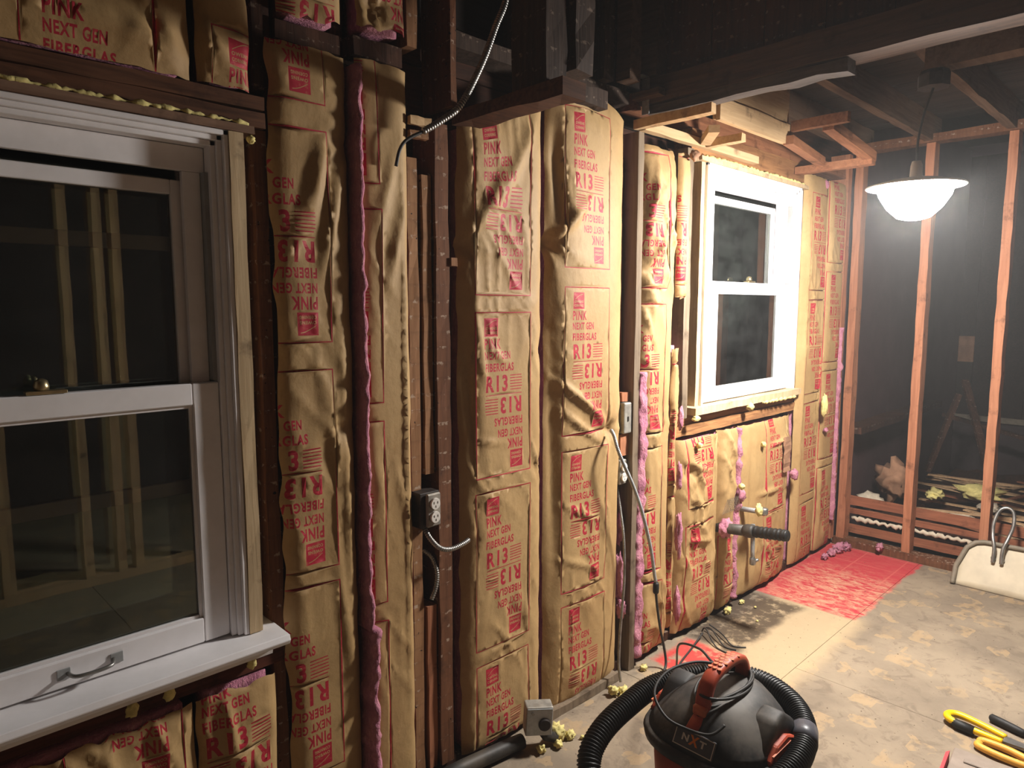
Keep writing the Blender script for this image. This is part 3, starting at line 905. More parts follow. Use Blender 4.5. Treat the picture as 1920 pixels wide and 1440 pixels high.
P_ = .598
batt('insulation_batt', 'kraft batt above the big window header, reading PINK NEXT GEN FIBERGLAS', .10, .628, 2.061, 2.70,
     [(.302, 2.248)], bulge=.02, seed=3, folds=[(.30, 2.16, .62, 2.11, .012, .02), (.40, 2.3, .60, 2.12, -.010, .02), (.56, 2.2, .60, 2.09, .014, .02)], wrinkle=.006)
batt('insulation_batt', 'narrow kraft piece at the end of the window header with half a logo', .640, .768, 2.063, 2.70,
     [(.672, 2.196)], bulge=.018, seed=4, folds=[(.64, 2.2, .72, 2.1, .012, .02)], wrinkle=.006, tornR=.006)
batt('insulation_batt', 'kraft batt beside the big window, its print cut off along the torn edge', .808, 1.028, .05, 2.210,
     [(.957 - .25, t) for t in (2.066 + .547, 1.443 + .547 + .012, .837 + .547, .25 + .547)], bulge=.026, seed=9, tornL=.008, tornR=.003, wrinkle=.003,
     folds=[(.95, 2.0, .90, 1.75, .016, .020), (1.0, 1.93, .93, 1.62, .015, .018), (.90, 1.85, .86, 1.68, .012, .016), (.985, 1.55, 1.0, .5, .010, .012), (.93, 1.35, .99, 1.0, .010, .018), (.95, .9, 1.0, .4, .010, .018)], pinches=[(1.018, 1.98, .012, .07, 5, .3), (.985, 1.22, .010, .06, 5, 1.2)])
batt('insulation_batt', 'kraft batt with its mauve fiberglass edge exposed, left of the doubled studs', 1.059, 1.226, .04, 2.222,
     [(1.120 - .25, t) for t in (1.888 + .547, 1.274 + .547, .676 + .547, .076 + .547)], bulge=.022, seed=14, tornL=.003, wrinkle=.0022,
     folds=[(1.195, 2.05, 1.198, .3, .010, .006), (1.18, 2.0, 1.10, 1.75, .010, .018), (1.20, 1.85, 1.14, 1.6, .012, .016), (1.07, 1.2, 1.12, .9, .006, .02), (1.15, 1.1, 1.20, .9, .006, .01)],
     core_x=(1.07, 1.22))
bb = [o for o in col.objects if o.name.startswith('insulation_batt')][-1]
wool_slab('exposed_fiberglass_edge', 1.037, 1.055, -.042, .05, .62, 2.19, 'wool', bb, 5, .007, .008, .003, .006)
wool_slab('exposed_fiberglass_edge', 1.039, 1.070, -.046, .05, .03, .618, 'wool', bb, 6, .010, .008, .006, .010)
batt('insulation_batt', 'wide kraft batt standing right of the doubled studs and outlet', 1.414, 1.794, .03, 2.12,
     [(1.462, t) for t in (2.133, 1.533, .937, .338)], bulge=.032, seed=21, wrinkle=.004,
     pinches=[(1.425, 1.74, .014, .09, 6, .4), (1.790, 1.40, .008, .05, 5, 1.0), (1.785, .98, .012, .06, 5, .2)],
     folds=[(1.43, 1.76, 1.78, 2.12, .014, .024), (1.46, 1.80, 1.60, 1.98, .009, .018), (1.43, 1.60, 1.47, 1.0, -.012, .02), (1.47, 1.55, 1.50, 1.30, .010, .014), (1.72, 1.08, 1.785, .92, .012, .01), (1.44, 1.12, 1.60, 1.09, .007, .008), (1.44, .36, 1.70, .40, .006, .01), (1.52, 1.42, 1.60, 1.36, .008, .014)],
     topfn=lambda X: np.clip((X - 1.414) / .38, 0, 1) ** 1.3 * .14, tornL=.005, tornT=.002)
batt('insulation_batt', 'kraft batt pierced by a hanging armoured cable, left of the grey post', 1.812, 2.262, .02, 2.295,
     [(1.882, t) for t in (2.236, 1.622, 1.018, .420)], bulge=.042, seed=30, wrinkle=.004,
     pinches=[(1.822, 1.77, .022, .10, 6, .9), (2.150, 1.07, .026, .10, 7, .4)],
     folds=[(1.83, 1.30, 2.13, 1.10, .020, .014), (1.86, 1.18, 2.10, 1.02, .014, .014), (1.825, 1.78, 2.02, 1.95, .016, .02), (1.845, 2.2, 1.87, 1.85, -.022, .022), (1.84, 1.6, 1.86, .4, -.014, .024), (1.88, .82, 2.08, .72, .010, .012), (1.85, .62, 2.1, .52, .008, .012)],
     topfn=lambda X: np.where(X < 1.98, (X - 1.98) * .10, -((X - 1.98) / .28) ** 2 * .055) + .03, tornT=.001, flat=4.0)
batt('insulation_batt', 'narrow kraft batt right of the grey post, mauve fiberglass showing along it', 2.366, 2.612, .03, 2.200,
     [(2.525 - .25, t) for t in (2.172, 1.562, .955, .36)], bulge=.045, seed=36, wrinkle=.009, tornL=.010,
     folds=[(2.44, 2.15, 2.40, 1.85, .020, .016), (2.47, 2.05, 2.42, 1.90, -.012, .014), (2.52, 1.86, 2.38, 1.70, .014, .014), (2.38, 1.55, 2.44, 1.40, .016, .012), (2.39, 1.62, 2.46, 1.25, -.010, .015)], pinches=[(2.40, 1.70, .016, .07, 5, .6)],
     edge=lambda X, Z: np.where((Z < 1.32), -.03 * np.clip((2.425 - X) / .06, 0, 1), 0), flat=5.0)
bb = [o for o in col.objects if o.name.startswith('insulation_batt')][-1]
wool_slab('exposed_fiberglass_edge', 2.362, 2.420, -.026, .05, .04, 1.28, 'wool', bb, 7, .008, .010, .006, .008)
batt('insulation_batt', 'torn strip of kraft facing against the stud left of the lit window', 2.622, 2.700, 1.56, 2.205,
     [(2.46, 2.19), (2.46, 1.592)], bulge=.020, seed=41, wrinkle=.006, tornB=.03, tornR=.008, core=False, y0=-.024)
batt('insulation_batt', 'ragged lower strip of kraft and red print beside the under-window batts', 2.622, 2.672, .06, 1.40,
     [(2.44, 1.30), (2.44, .70)], bulge=.016, seed=42, wrinkle=.012, tornB=.03, tornT=.05, tornR=.014, tornL=.008, core=True, core_mat='wool', y0=-.012, core_x=(2.628, 2.664))
batt('insulation_batt', 'kraft batt under the lit window with R13 at its top, crumpled', 2.680, 3.045, .03, .952,
     [(2.735, .952 + .22), (2.725, .545)], bulge=.050, seed=47, wrinkle=.012, folds=[(2.72, .85, 2.90, .78, .016, .014), (2.70, .70, 2.85, .62, .014, .014), (2.72, .48, 2.95, .44, .016, .012), (2.98, .8, 3.0, .2, -.014, .014)], pinches=[(2.75, .80, .02, .08, 6, .2)])
batt('insulation_batt', 'kraft batt under the lit window wrapped around the black drain pipe', 3.050, 3.212, .03, .955,
     [(3.06, .42)], bulge=.042, seed=52, wrinkle=.010, folds=[(3.10, .5, 3.15, .1, .014, .02)], tornR=.012)
bb = [o for o in col.objects if o.name.startswith('insulation_batt')][-1]
wool_slab('exposed_fiberglass_edge', 3.224, 3.252, -.026, .05, .05, .94, 'wool', bb, 9, .012, .012, .010, .014)
batt('insulation_batt', 'kraft batt with a cut flap under the lit window, beside the water valve', 3.264, 3.860, .03, .948,
     [(3.52, .985), (3.50, .43)], bulge=.040, seed=57, wrinkle=.011, folds=[(3.55, .80, 3.82, .83, .016, .010), (3.42, .56, 3.70, .55, .018, .012), (3.80, .86, 3.82, .56, -.014, .014), (3.45, .35, 3.7, .1, .018, .016), (3.6, .35, 3.78, .12, .016, .014), (3.36, .9, 3.38, .1, -.012, .02)], pinches=[(3.78, .50, .016, .08, 5, .3)])
bb = [o for o in col.objects if o.name.startswith('insulation_batt')][-1]
rough_box(3.700, 3.775, -.062, -.055, .640, .835, .004, seg=8).build('cut_flap', M['brown_bag'], bb)
batt('insulation_batt', 'tall kraft batt between the lit window and the room corner', 3.925, 4.238, .03, 2.29,
     [(3.985, t) for t in (2.19, 1.59, .99, .39)], bulge=.030, seed=63, wrinkle=.004, folds=[(4.20, 2.1, 4.20, .2, .010, .012), (3.98, 2.1, 3.97, .2, .008, .014)])
batt('insulation_batt', 'last kraft batt in the room corner with a pink fiberglass edge', 4.262, 4.515, .03, 2.29,
     [(4.27, t) for t in (2.36, 1.76, 1.16, .56)], bulge=.026, seed=68, wrinkle=.004)
bb = [o for o in col.objects if o.name.startswith('insulation_batt')][-1]
wool_slab('exposed_fiberglass_edge', 4.516, 4.538, -.022, .05, .18, 1.42, 'wool', bb, 12, .008, .009, .006, .008)
batt('insulation_batt', 'kraft batt below the big window, its print upside down', .10, .560, .04, .592,
     [(.532 - .25, .42 + .547), (.532 - .25, .367)], bulge=.024, seed=73, wrinkle=.007, tornT=.010, core_mat='wool', core_z=(.052, .590), folds=[(.3, .5, .5, .3, .010, .02)])
batt('insulation_batt', 'crumpled kraft batt below the big window beside the split stud', .566, .770, .04, .600,
     [(.537, .695), (.537, .10)], bulge=.022, seed=78, wrinkle=.010, tornT=.014, core_mat='wool', core_z=(.052, .597), folds=[(.63, .58, .66, .35, .016, .012), (.70, .5, .64, .3, .010, .016)])
batt('insulation_batt', 'torn scrap of kraft facing above the block over the cut-off print', .842, 1.020, 2.268, 2.70,
     [(.79, 2.60)], bulge=.018, seed=83, wrinkle=.010, tornB=.012)
batt('insulation_batt', 'loose torn kraft scrap hanging above the mauve-edged batt', 1.068, 1.224, 2.290, 2.70,
     [(1.03, 2.80)], bulge=.020, seed=88, wrinkle=.012, tornB=.02, pinches=[(1.12, 2.36, .02, .06, 5, .3)])
# ================================================================== PENDANT WORK LAMP
LX, LY, LZ = 3.0, -.832, 1.976
lamp = thing('pendant_lamp', 'bright hanging work lamp with wide white reflector under the joists', 'lamp', (LX, LY, LZ))
MB().lathe([(.055, 2.360), (.055, 2.405), (.048, 2.4185)], 8, (LX, LY - .04, 0)).build('ceiling_box', M['box_black'], lamp)
MB().tube(spline([(LX, LY - .04, 2.36), (LX + .004, LY - .015, 2.28), (LX, LY, 2.18), (LX, LY, 2.10)], 6), .0045, 8).build('lamp_cord', M['cord'], lamp, True)
MB().lathe([(.016, 2.10), (.020, 2.085), (.022, 2.045), (.030, 2.030)], 16, (LX, LY, 0)).build('lamp_socket', M['outlet_white'], lamp, True)
MB().lathe([(.026, 2.034), (.030, 2.040), (.10, 2.028), (.168, 2.010), (.172, 2.006), (.168, 2.003), (.10, 2.016), (.030, 2.026)], 40, (LX, LY, 0)).build('lamp_reflector', M['shade_white'], lamp, True)
MB().lathe([(.030, 2.022), (.132, 1.994), (.128, 1.976), (.098, 1.928), (.058, 1.890), (.030, 1.882)], 12, (LX, LY, 0)).build('lamp_diffuser', M['lamp_glow'], lamp)

# ================================================================== ELECTRICAL
def outlet(name, label, x, y, z, box_x, face_rot=0.0):
    t = thing(name, label, 'outlet', (x, y, z))
    MB().box(x + box_x[0], x + box_x[1], y - .012, y + .045, z - .055, z + .055).bevel(.002).build('metal_box', M['box_black'], t)
    pl = MB().box(x - .026, x + .026, y - .026, y - .0125, z - .052, z + .052).bevel(.004).build('yoke', M['metal_box'], t)
    for s in (-1, 1):
        f = MB().lathe([(.017, 0), (.0175, .006), (.0165, .0075)], 20)
        f.V = [(x + p[0], y - .0265 - p[2], z + s * .021 + p[1] * 1.05) for p in f.V]
        f.build('receptacle_face', M['outlet_white'], t)
        for (dx, dz) in ((-.007, .004), (.007, .004), (0, -.008)):
            MB().box(x + dx - .0012, x + dx + .0012, y - .0346, y - .0342, z + s * .021 + dz - .0035, z + s * .021 + dz + .0035).build('receptacle_slot', M['box_black'], t)
    return t
outlet('duplex_outlet', 'white duplex outlet in a dark metal box between the doubled studs', 1.276, -.026, .930, (-.044, .030))
outlet('duplex_outlet', 'pale duplex outlet in the gap beside the grey post', 2.288, .012, .872, (-.02, .03))

sb = thing('switch_box', 'grey metal switch box between two wood blocks by the grey post', 'switch box', (2.292, -.01, 1.034))
MB().box(2.268, 2.320, -.028, .02, 1.034, 1.162).bevel(.006, 2).build('box_cover', M['metal_box'], sb)
MB().box(2.291, 2.297, -.031, -.0285, 1.085, 1.105).build('toggle_slot', M['box_black'], sb)

def flex(name, label, pts, r, mat='galv', pitch=.006, group=None):
    """armoured cable: helically ribbed tube"""
    P = resample(spline(pts, 12), pitch / 4)
    R = [r * (.92 + .10 * math.cos(i * math.pi / 2)) for i in range(len(P))]
    b = MB().tube(P, R, 10)
    o = b.build(name, M[mat], None, True); return setp(o, label, 'cable', group)
flex('armoured_cable', 'thick armoured cable drooping from the dark ceiling to the doubled studs', [(1.545, -.12, 2.60), (1.515, -.12, 2.462), (1.474, -.12, 2.376), (1.418, -.12, 2.257), (1.345, -.11, 2.13), (1.288, -.09, 2.078), (1.236, -.07, 2.042)], .0105, 'steel', .008)
o = MB().tube(spline([(1.236, -.07, 2.042), (1.19, -.06, 2.015), (1.168, -.055, 1.985), (1.158, -.05, 1.94)], 8), .005, 8).build('cable_tail', M['cord'], None, True); setp(o, 'thin dark cable end curling off the thick armoured cable', 'cable')
flex('armoured_cable', 'short armoured cable from the outlet box to the wide batt', [(1.262, -.012, .873), (1.266, -.045, .838), (1.290, -.062, .808), (1.330, -.066, .797), (1.378, -.064, .801), (1.408, -.058, .806)], .0085, 'steel', .007)
flex('armoured_cable', 'looped armoured cable in the cavity under the outlet', [(1.290, .03, .78), (1.310, .01, .755), (1.318, -.005, .71), (1.310, -.010, .665), (1.292, -.008, .625)], .0085, 'steel', .007)
flex('armoured_cable', 'long armoured cable hanging out of the pierced batt', [(2.148, -.055, 1.068), (2.128, -.085, 1.052), (2.125, -.115, .985), (2.20, -.13, .845), (2.268, -.13, .715), (2.335, -.125, .56), (2.372, -.12, .44), (2.386, -.118, .405)], .0075, 'galv', .006)
cp = thing('cable_connector', 'dark connector at the end of the hanging armoured cable', 'connector', (2.388, -.118, .34))
MB().lathe([(.010, .352), (.013, .358), (.013, .392), (.010, .400)], 12, (2.389, -.118, 0)).build('connector_body', M['black_rubber'], cp, True)
MB().tube(spline([(2.390, -.118, .352), (2.405, -.117, .28), (2.43, -.118, .18), (2.452, -.125, .09), (2.445, -.14, .03), (2.40, -.155, .008), (2.32, -.168, .007), (2.25, -.176, .008)], 8), .0055, 8).build('cable', M['cord'], cp, True)
flex('armoured_cable', 'armoured cable rising from the floor foam into the gap by the grey post', [(2.178, -.10, .035), (2.185, -.085, .10), (2.205, -.072, .20), (2.225, -.066, .32), (2.245, -.060, .45), (2.27, -.035, .60), (2.288, .0, .72), (2.29, .02, .81)], .006, 'steel', .006)

jb = thing('junction_box', 'dusty grey metal junction box standing on the sole plate edge', 'junction box', (1.70, -.115, .0))
def in_frame(mb, c, rz, tilt=0.0):
    cr, sr = math.cos(rz), math.sin(rz); ct, st_ = math.cos(tilt), math.sin(tilt)
    out = []
    for (x, y, z) in mb.V:
        x, z = x * ct + z * st_, -x * st_ + z * ct
        out.append((c[0] + x * cr - y * sr, c[1] + x * sr + y * cr, c[2] + z))
    mb.V = out; return mb
in_frame(MB().box(-.048, .048, -.028, .028, 0, .105).bevel(.005, 2), (1.668, -.118, .060), -.62, .05).build('box_body', M['metal_box'], jb)
in_frame(MB().box(-.045, .045, -.0315, -.0285, .004, .101).bevel(.001), (1.668, -.118, .060), -.62, .05).build('cover_plate', M['galv'], jb)
kn = MB().lathe([(.022, 0), (.022, .006), (.019, .009)], 20); kn.V = [(p[0] + .018, -.0318 - p[2], p[1] + .045) for p in kn.V]
in_frame(kn, (1.668, -.118, .060), -.62, .05).build('round_outlet', M['box_black'], jb)
kn = MB().lathe([(.006, 0), (.006, .003)], 10); kn.V = [(p[0] - .025, -.0318 - p[2], p[1] + .085) for p in kn.V]
in_frame(kn, (1.668, -.118, .060), -.62, .05).build('cover_screw', M['steel'], jb)
MB().tube([(1.685, -.125, .062), (1.70, -.13, .035), (1.735, -.15, .022)], .018, 12).build('pipe_elbow', M['pipe_black'], jb, True)
o = MB().tube([(1.15, -.036, .035), (1.38, -.055, .034), (1.56, -.078, .032), (1.622, -.088, .030)], .026, 14).build('floor_conduit', M['pipe_black'], None, True); setp(o, 'black pipe lying along the wall base left of the junction box', 'pipe')
o = rough_box(1.80, 2.23, -.052, -.012, .001, .034, .004).build('floor_strip', M['grey_post'], None); setp(o, 'grey wooden strip along the wall base under the pierced batt', 'wood strip')

# bracket on the beam end
br = thing('metal_bracket', 'pale galvanized angle bracket on the end of the dropped beam', 'bracket', (2.346, -.05, 2.32))
MB().box(2.3455, 2.3495, -.062, -.028, 2.300, 2.436).bevel(.001).build('bracket_leg', M['galv'], br)
MB().box(2.300, 2.3445, -.062, -.028, 2.436, 2.4395).bevel(.001).build('bracket_foot', M['galv'], br)

# loose wires at the base of the under-window batts
for i in range(3):
    dx = .034 * i
    o = MB().tube(spline([(2.85 + dx, -.075, .012 + .006 * i), (2.845 + dx, -.09 - .008 * i, .036 - .009 * i), (2.83 + dx, -.115 - .01 * i, .036 - .009 * i), (2.80 + dx, -.15 - .015 * i, .02), (2.77 + dx, -.20 - .02 * i, .005), (2.76 + dx * 1.6, -.25 - .02 * i, .004)], 8), .0032, 7).build('loose_wire', M['cord'], None, True)
    setp(o, 'loose end of old wiring at the foot of the crumpled batt', 'wire', 'loose wires at the wall base')

# ================================================================== PLUMBING
dp = thing('drain_pipe', 'black taped drain pipe sticking out of the wall under the lit window', 'pipe', (3.07, -.2, .46))
MB().tube([(3.072, .05, .455), (3.07, -.06, .465), (3.062, -.18, .482)], [.026, .026, .027], 18).build('pipe_run', M['pipe_black'], dp, True)
MB().tube([(3.062, -.165, .480), (3.061, -.18, .482), (3.060, -.205, .486), (3.060, -.215, .487)], [.029, .033, .033, .029], 18).build('pipe_collar', M['pipe_black'], dp, True)
Pp = [(3.060 - .010 * t, -.205 - .175 * t, .486 + .022 * t) for t in np.linspace(0, 1, 40)]
MB().tube(Pp, [.026 + (.0025 if i % 5 < 2 else 0) + .001 * math.sin(i * 1.7) for i in range(40)], 18).build('pipe_end', M['black_hose'], dp, True)
wt = thing('fiberglass_tuft', 'pink fiberglass tuft stuffed around the drain pipe', 'insulation', (3.07, -.06, .45))
V, F = blob_mesh((3.068, -.062, .468), .044, 4, (1.0, .6, 1.1), .45, 2.2, 3); mesh_object('tuft', V, F, M['wool'], wt, True)
va = thing('water_valve', 'small water stub with steel valve beside the drain pipe', 'valve', (3.29, -.1, .5))
MB().tube([(3.30, .02, .505), (3.29, -.16, .520)], .013, 12).build('stub_pipe', M['galv'], va, True)
MB().lathe([(.017, 0), (.02, .006), (.02, .03), (.015, .036)], 12, (3.29, -.15, .505)).build('valve_body', M['steel'], va, True)
o = thing('water_pipe', 'thin vertical grey pipe with a bent end below the drain pipe', 'pipe', (3.33, -.07, .2))
MB().tube([(3.33, -.075, .43), (3.33, -.078, .30), (3.332, -.080, .23)], .011, 12).build('riser', M['galv'], o, True)
MB().lathe([(.015, .215), (.017, .222), (.017, .245), (.014, .252)], 8, (3.332, -.080, 0)).build('pipe_nut', M['steel'], o)
MB().tube([(3.332, -.080, .228), (3.345, -.105, .245)], .008, 8).build('spout', M['steel'], o, True)
# scrap of wire lath
wm_ = MB()
for i in range(9):
    wm_.tube([(2.99 + .014 * i, -.085, .555), (3.03 + .014 * i, -.088, .62)], .0011, 4)
    wm_.tube([(3.13 - .012 * i + .04, -.088, .552), (3.09 - .012 * i + .04, -.085, .622)], .0011, 4)
o = wm_.build('wire_lath_scrap', M['steel'], None); setp(o, 'scrap of wire lath stuck above the drain pipe', 'wire mesh', kind='stuff')

# ================================================================== SPRAY FOAM AND TUFTS
def foam(c, r, label, seed, sq=(1, 1, 1), mat='foam', name='foam_lump', cat='foam', group=None, amp=.4, freq=2.0):
    V, F = blob_mesh(c, r, seed, sq, amp, freq, 3)
    o = mesh_object(name, V, F, M[mat], None, True); return setp(o, label, cat, group)
def foam_bead(name, pts, r, label, seed, mat='foam'):
    P = resample(spline(pts, 8), .006); rr = random.Random(seed)
    R = [r * (.25 + 1.1 * rr.random() + .3 * math.sin(i * .7 + seed)) for i in range(len(P))]
    P = [p + Vector((0, rr.uniform(-.3, .3) * r, rr.uniform(-.25, .25) * r)) for p in P]
    R = [max(r * .25, (R[max(0, i - 1)] + 3 * R[i] + R[min(len(R) - 1, i + 1)]) / 5) for i in range(len(R))]
    o = MB().tube(P, R, 8).build(name, M[mat], None, True); return setp(o, label, 'foam')
foam_bead('foam_bead', [(.05, -.026, 1.9875), (.25, -.026, 1.988), (.45, -.025, 1.987), (.60, -.026, 1.988), (.755, -.024, 1.986)], .0062, 'line of yellow spray foam between header and big window', 4)
foam((.757, -.02, 1.952), .010, 'small foam drip at the corner of the big window head', 5)
for i, (x, z, r) in enumerate(((.42, .642, .012), (.50, .645, .011), (.16, .642, .012), (.70, .646, .010))):
    foam((x, -.030, z - .004), r, ['foam drip under the apron directly below the pull handle', 'foam drip under the apron between pull handle and stool end', 'foam drip under the apron at the hidden end of the window', 'foam drip under the apron next to the stool end'][i], 20 + i, (1.1, .8, 1.5), group='foam drips under the window apron')
foam_bead('foam_bead', [(2.85, -.02, 2.218), (3.1, -.022, 2.222), (3.4, -.022, 2.220), (3.7, -.02, 2.222), (3.90, -.02, 2.215)], .008, 'line of spray foam along the top of the lit window', 8)
foam_bead('foam_bead', [(3.45, -.042, 1.052), (3.62, -.044, 1.050), (3.86, -.04, 1.048)], .010, 'line of spray foam under the sill of the lit window', 9)
foam((3.30, -.05, 1.045), .020, 'foam lump hanging from the sill of the lit window', 31)
foam((2.775, -.055, 1.044), .018, 'foam lump at the end of the sill by the grey stud', 32, (1.3, .8, .7))
foam((2.80, -.062, .918), .014, 'small foam lump on top of the crumpled batt', 33)
foam((3.455, -.055, .83), .015, 'foam lump beside the cut flap of kraft', 34)
foam((3.195, -.075, .655), .016, 'foam lump above the drain pipe on the kraft', 35)
foam((3.255, -.14, .535), .020, 'yellow foam on the small water valve', 36, (1, .9, 1.5))
foam((4.22, -.06, .965), .030, 'long yellow foam clump stuck on the tall corner batt', 37, (.75, .6, 2.1))
foam((4.30, -.045, .80), .018, 'pink tuft on the corner batt under the foam clump', 38, (1, .7, .8), 'wool', 'fiberglass_tuft', 'insulation')
foam((3.86, -.05, .60), .028, 'pink tuft on the seam right of the cut flap', 39, (.8, .8, 1.1), 'wool', 'fiberglass_tuft', 'insulation')
foam((2.685, -.065, 2.19), .024, 'dark rusty tuft at the top of the torn kraft strip', 40, (1, .8, 1), 'brown_bag', 'fiberglass_tuft', 'insulation')
foam((4.18, -.02, 2.25), .022, 'small pink tuft at the top of the tall corner batt', 41, (.8, .8, 1.4), 'wool', 'fiberglass_tuft', 'insulation')
foam((3.24, -.05, .60), .030, 'red pink tuft in the seam above the drain pipe', 42, (.7, .7, 1.2), 'wool', 'fiberglass_tuft', 'insulation')
FL = [((1.755, -.135, .040), .036, (1, 1, 1)), ((1.79, -.165, .018), .022, (1.2, 1, .8)), ((1.72, -.172, .018), .020, (1, 1, .8)), ((1.655, -.150, .020), .020, (1, 1, 1)), ((1.82, -.20, .009), .011, (1, 1, .8)),
      ((2.125, -.105, .028), .026, (1, 1, 1)), ((2.155, -.13, .024), .024, (1.1, 1, 1)), ((2.12, -.15, .016), .020, (1.2, 1, .7)), ((2.375, -.075, .016), .020, (1.3, 1, .7)),
      ((3.14, -.05, .02), .030, (1.2, .7, .8)), ((3.30, -.045, .015), .020, (1.4, .7, .7)), ((1.60, -.30, .008), .010, (1, 1, .8)), ((3.30, -.12, .008), .009, (1, 1, .8)), ((3.16, -.20, .006), .008, (1, 1, .8))]
for i, (c, r, sq) in enumerate(FL):
    lab = 'yellow foam crumb on the floor by the junction box' if c[0] < 2.0 else ('yellow foam crumb on the floor at the foot of the grey post' if c[0] < 2.6 else 'foam crumb on the floor under the drain pipe')
    foam((c[0], c[1], c[2] * .75), r * .72, lab, 50 + i, sq, 'foam', 'foam_crumb', 'foam', lab.replace('crumb', 'crumbs'), .8, 2.6)
for i, (c, r) in enumerate((((4.45, -.105, .030), .036), ((4.36, -.095, .022), .028), ((4.53, -.125, .024), .028), ((4.27, -.09, .018), .022), ((4.585, -.30, .055), .024))):
    foam(c, r, 'pink fiberglass tuft on the floor in the corner by the red paint', 80 + i, (1.2, .8, .8), 'wool', 'fiberglass_tuft', 'insulation', 'pink tufts in the room corner', .9, 2.8)
# torn scraps at the foot of the wall, in gaps beside the grey post
for i, (x, y, z, r, sq) in enumerate(((2.292, .004, .42, .05, (.35, .5, 2.0)), (2.30, .012, .62, .036, (.35, .5, 1.8)), (2.288, -.012, .28, .035, (.5, .6, 1.2)), (2.640, -.058, 1.06, .024, (.6, .5, 2.2)), (2.645, -.056, .80, .024, (.6, .5, 2.6)), (2.648, -.060, .53, .030, (.6, .5, 3.2)), (2.65, -.058, .20, .030, (.5, .5, 2.6)))):
    foam((x, y, z), r, 'ragged pink fiberglass scrap %s in the gap %s' % (['second lowest', 'highest', 'lowest', 'highest', 'second highest', 'second lowest', 'lowest'][i], 'beside the grey post' if x < 2.5 else 'left of the crumpled batt'), 95 + i, sq, 'wool', 'fiberglass_tuft', 'insulation', 'scraps %s' % ('beside the grey post' if x < 2.5 else 'left of the crumpled batt'), .5, 2.2)

# ================================================================== WET/DRY VACUUM
vx, vy = 1.745, -.775
vac = thing('shop_vacuum', 'black and red wet and dry vacuum cleaner with coiled hose on the floor', 'vacuum', (vx, vy, 0), 0, local=True)
# local frame: -x is the front (badge), +x the back, the handle runs along x
def superring(rx, ry, n=48, p=2.6):
    out = []
    for k in range(n):
        a = 2 * math.pi * k / n; c, s = math.cos(a), math.sin(a)
        out.append((rx * math.copysign(abs(c) ** (2 / p), c), ry * math.copysign(abs(s) ** (2 / p), s)))
    return out
def loft(rings):
    """rings: list of (list of 2D points, z, dx)"""
    b = MB(); n = len(rings[0][0]); V = []; F = []
    for pts, z, dx in rings:
        V += [(p[0] + dx, p[1], z) for p in pts]
    for i in range(len(rings) - 1):
        for k in range(n):
            k2 = (k + 1) % n; F.append((i * n + k, i * n + k2, (i + 1) * n + k2, (i + 1) * n + k))
    F.append(tuple(range(n - 1, -1, -1))); m = (len(rings) - 1) * n; F.append(tuple(m + k for k in range(n)))
    return b.add(V, F)
loft([(superring(.150, .150, 48, 2.3), .060, 0), (superring(.168, .168, 48, 2.3), .075, 0), (superring(.176, .176, 48, 2.3), .20, 0), (superring(.183, .183, 48, 2.3), .312, 0)]).build('tank', M['vac_red'], vac, True)
loft([(superring(.186, .186), .310, 0), (superring(.200, .200), .318, 0), (superring(.204, .204), .338, 0), (superring(.196, .196), .352, 0)]).build('lid_rim', M['black_plastic'], vac, True)
loft([(superring(.192, .190), .350, 0), (superring(.184, .178, 48, 2.4), .372, .002), (superring(.168, .158, 48, 2.4), .398, .006), (superring(.150, .132, 48, 2.3), .424, .012), (superring(.130, .104, 48, 2.2), .446, .018), (superring(.098, .074, 48, 2.2), .460, .022), (superring(.05, .04, 48, 2.2), .464, .024)]).build('motor_head', M['black_plastic'], vac, True)
# lid side wedges (shoulders)
for s in (-1, 1):
    b = MB().prism([(-.10, .352), (.12, .352), (.10, .402), (.03, .452), (-.02, .440)], 'y', s * .105, s * .172).bevel(.012, 2)
    b.build('head_shoulder', M['black_plastic'], vac, True)
# carrying handle, an arch along x
arch = spline([(-.105, 0, .430), (-.098, 0, .475), (-.075, 0, .512), (-.03, 0, .530), (.05, 0, .532), (.10, 0, .515), (.122, 0, .470), (.126, 0, .440)], 6)
hb = MB()
pts, T, N = frames(arch)
V = []; F = []
for p, t in zip(pts, T):
    sd = Vector((0, 1, 0)); up = sd.cross(t).normalized()
    for (i, j) in ((-1, -.6), (-.7, -1), (.7, -1), (1, -.6), (1, .6), (.7, 1), (-.7, 1), (-1, .6)):
        V.append(p + sd * (i * .021) + up * (j * .013))
n8 = 8
for i in range(len(pts) - 1):
    for k in range(n8):
        k2 = (k + 1) % n8; F.append((i * n8 + k, i * n8 + k2, (i + 1) * n8 + k2, (i + 1) * n8 + k))
F.append(tuple(range(n8 - 1, -1, -1))); F.append(tuple((len(pts) - 1) * n8 + k for k in range(n8)))
hb.add(V, F); handle = hb.build('carrying_handle', M['vac_red'], vac, True)
for r_ in range(7):            # hexagonal grip pads on the top of the handle
    for c_ in range(3):
        if r_ % 2 and c_ == 2: continue
        x = -.045 + r_ * .0175; yy = (c_ - 1) * .0145 + (.00725 if r_ % 2 else 0)
        zt = .5455 if x > -.035 else .5415
        g = MB().lathe([(.0072, 0), (.0066, .002)], 6, (x, yy, zt - .001 if x < .055 else zt - .003)); g.build('grip_pad', M['vac_orange'], handle)
MB().box(-.128, -.098, -.020, .020, .430, .458).bevel(.006, 2).build('power_switch', M['vac_orange'], vac, True)
in_frame(MB().box(-.0, .055, -.018, .018, -.004, .004).bevel(.003), (-.165, 0, .405), 0, -.55).build('lid_latch', M['vac_red'], vac, True)
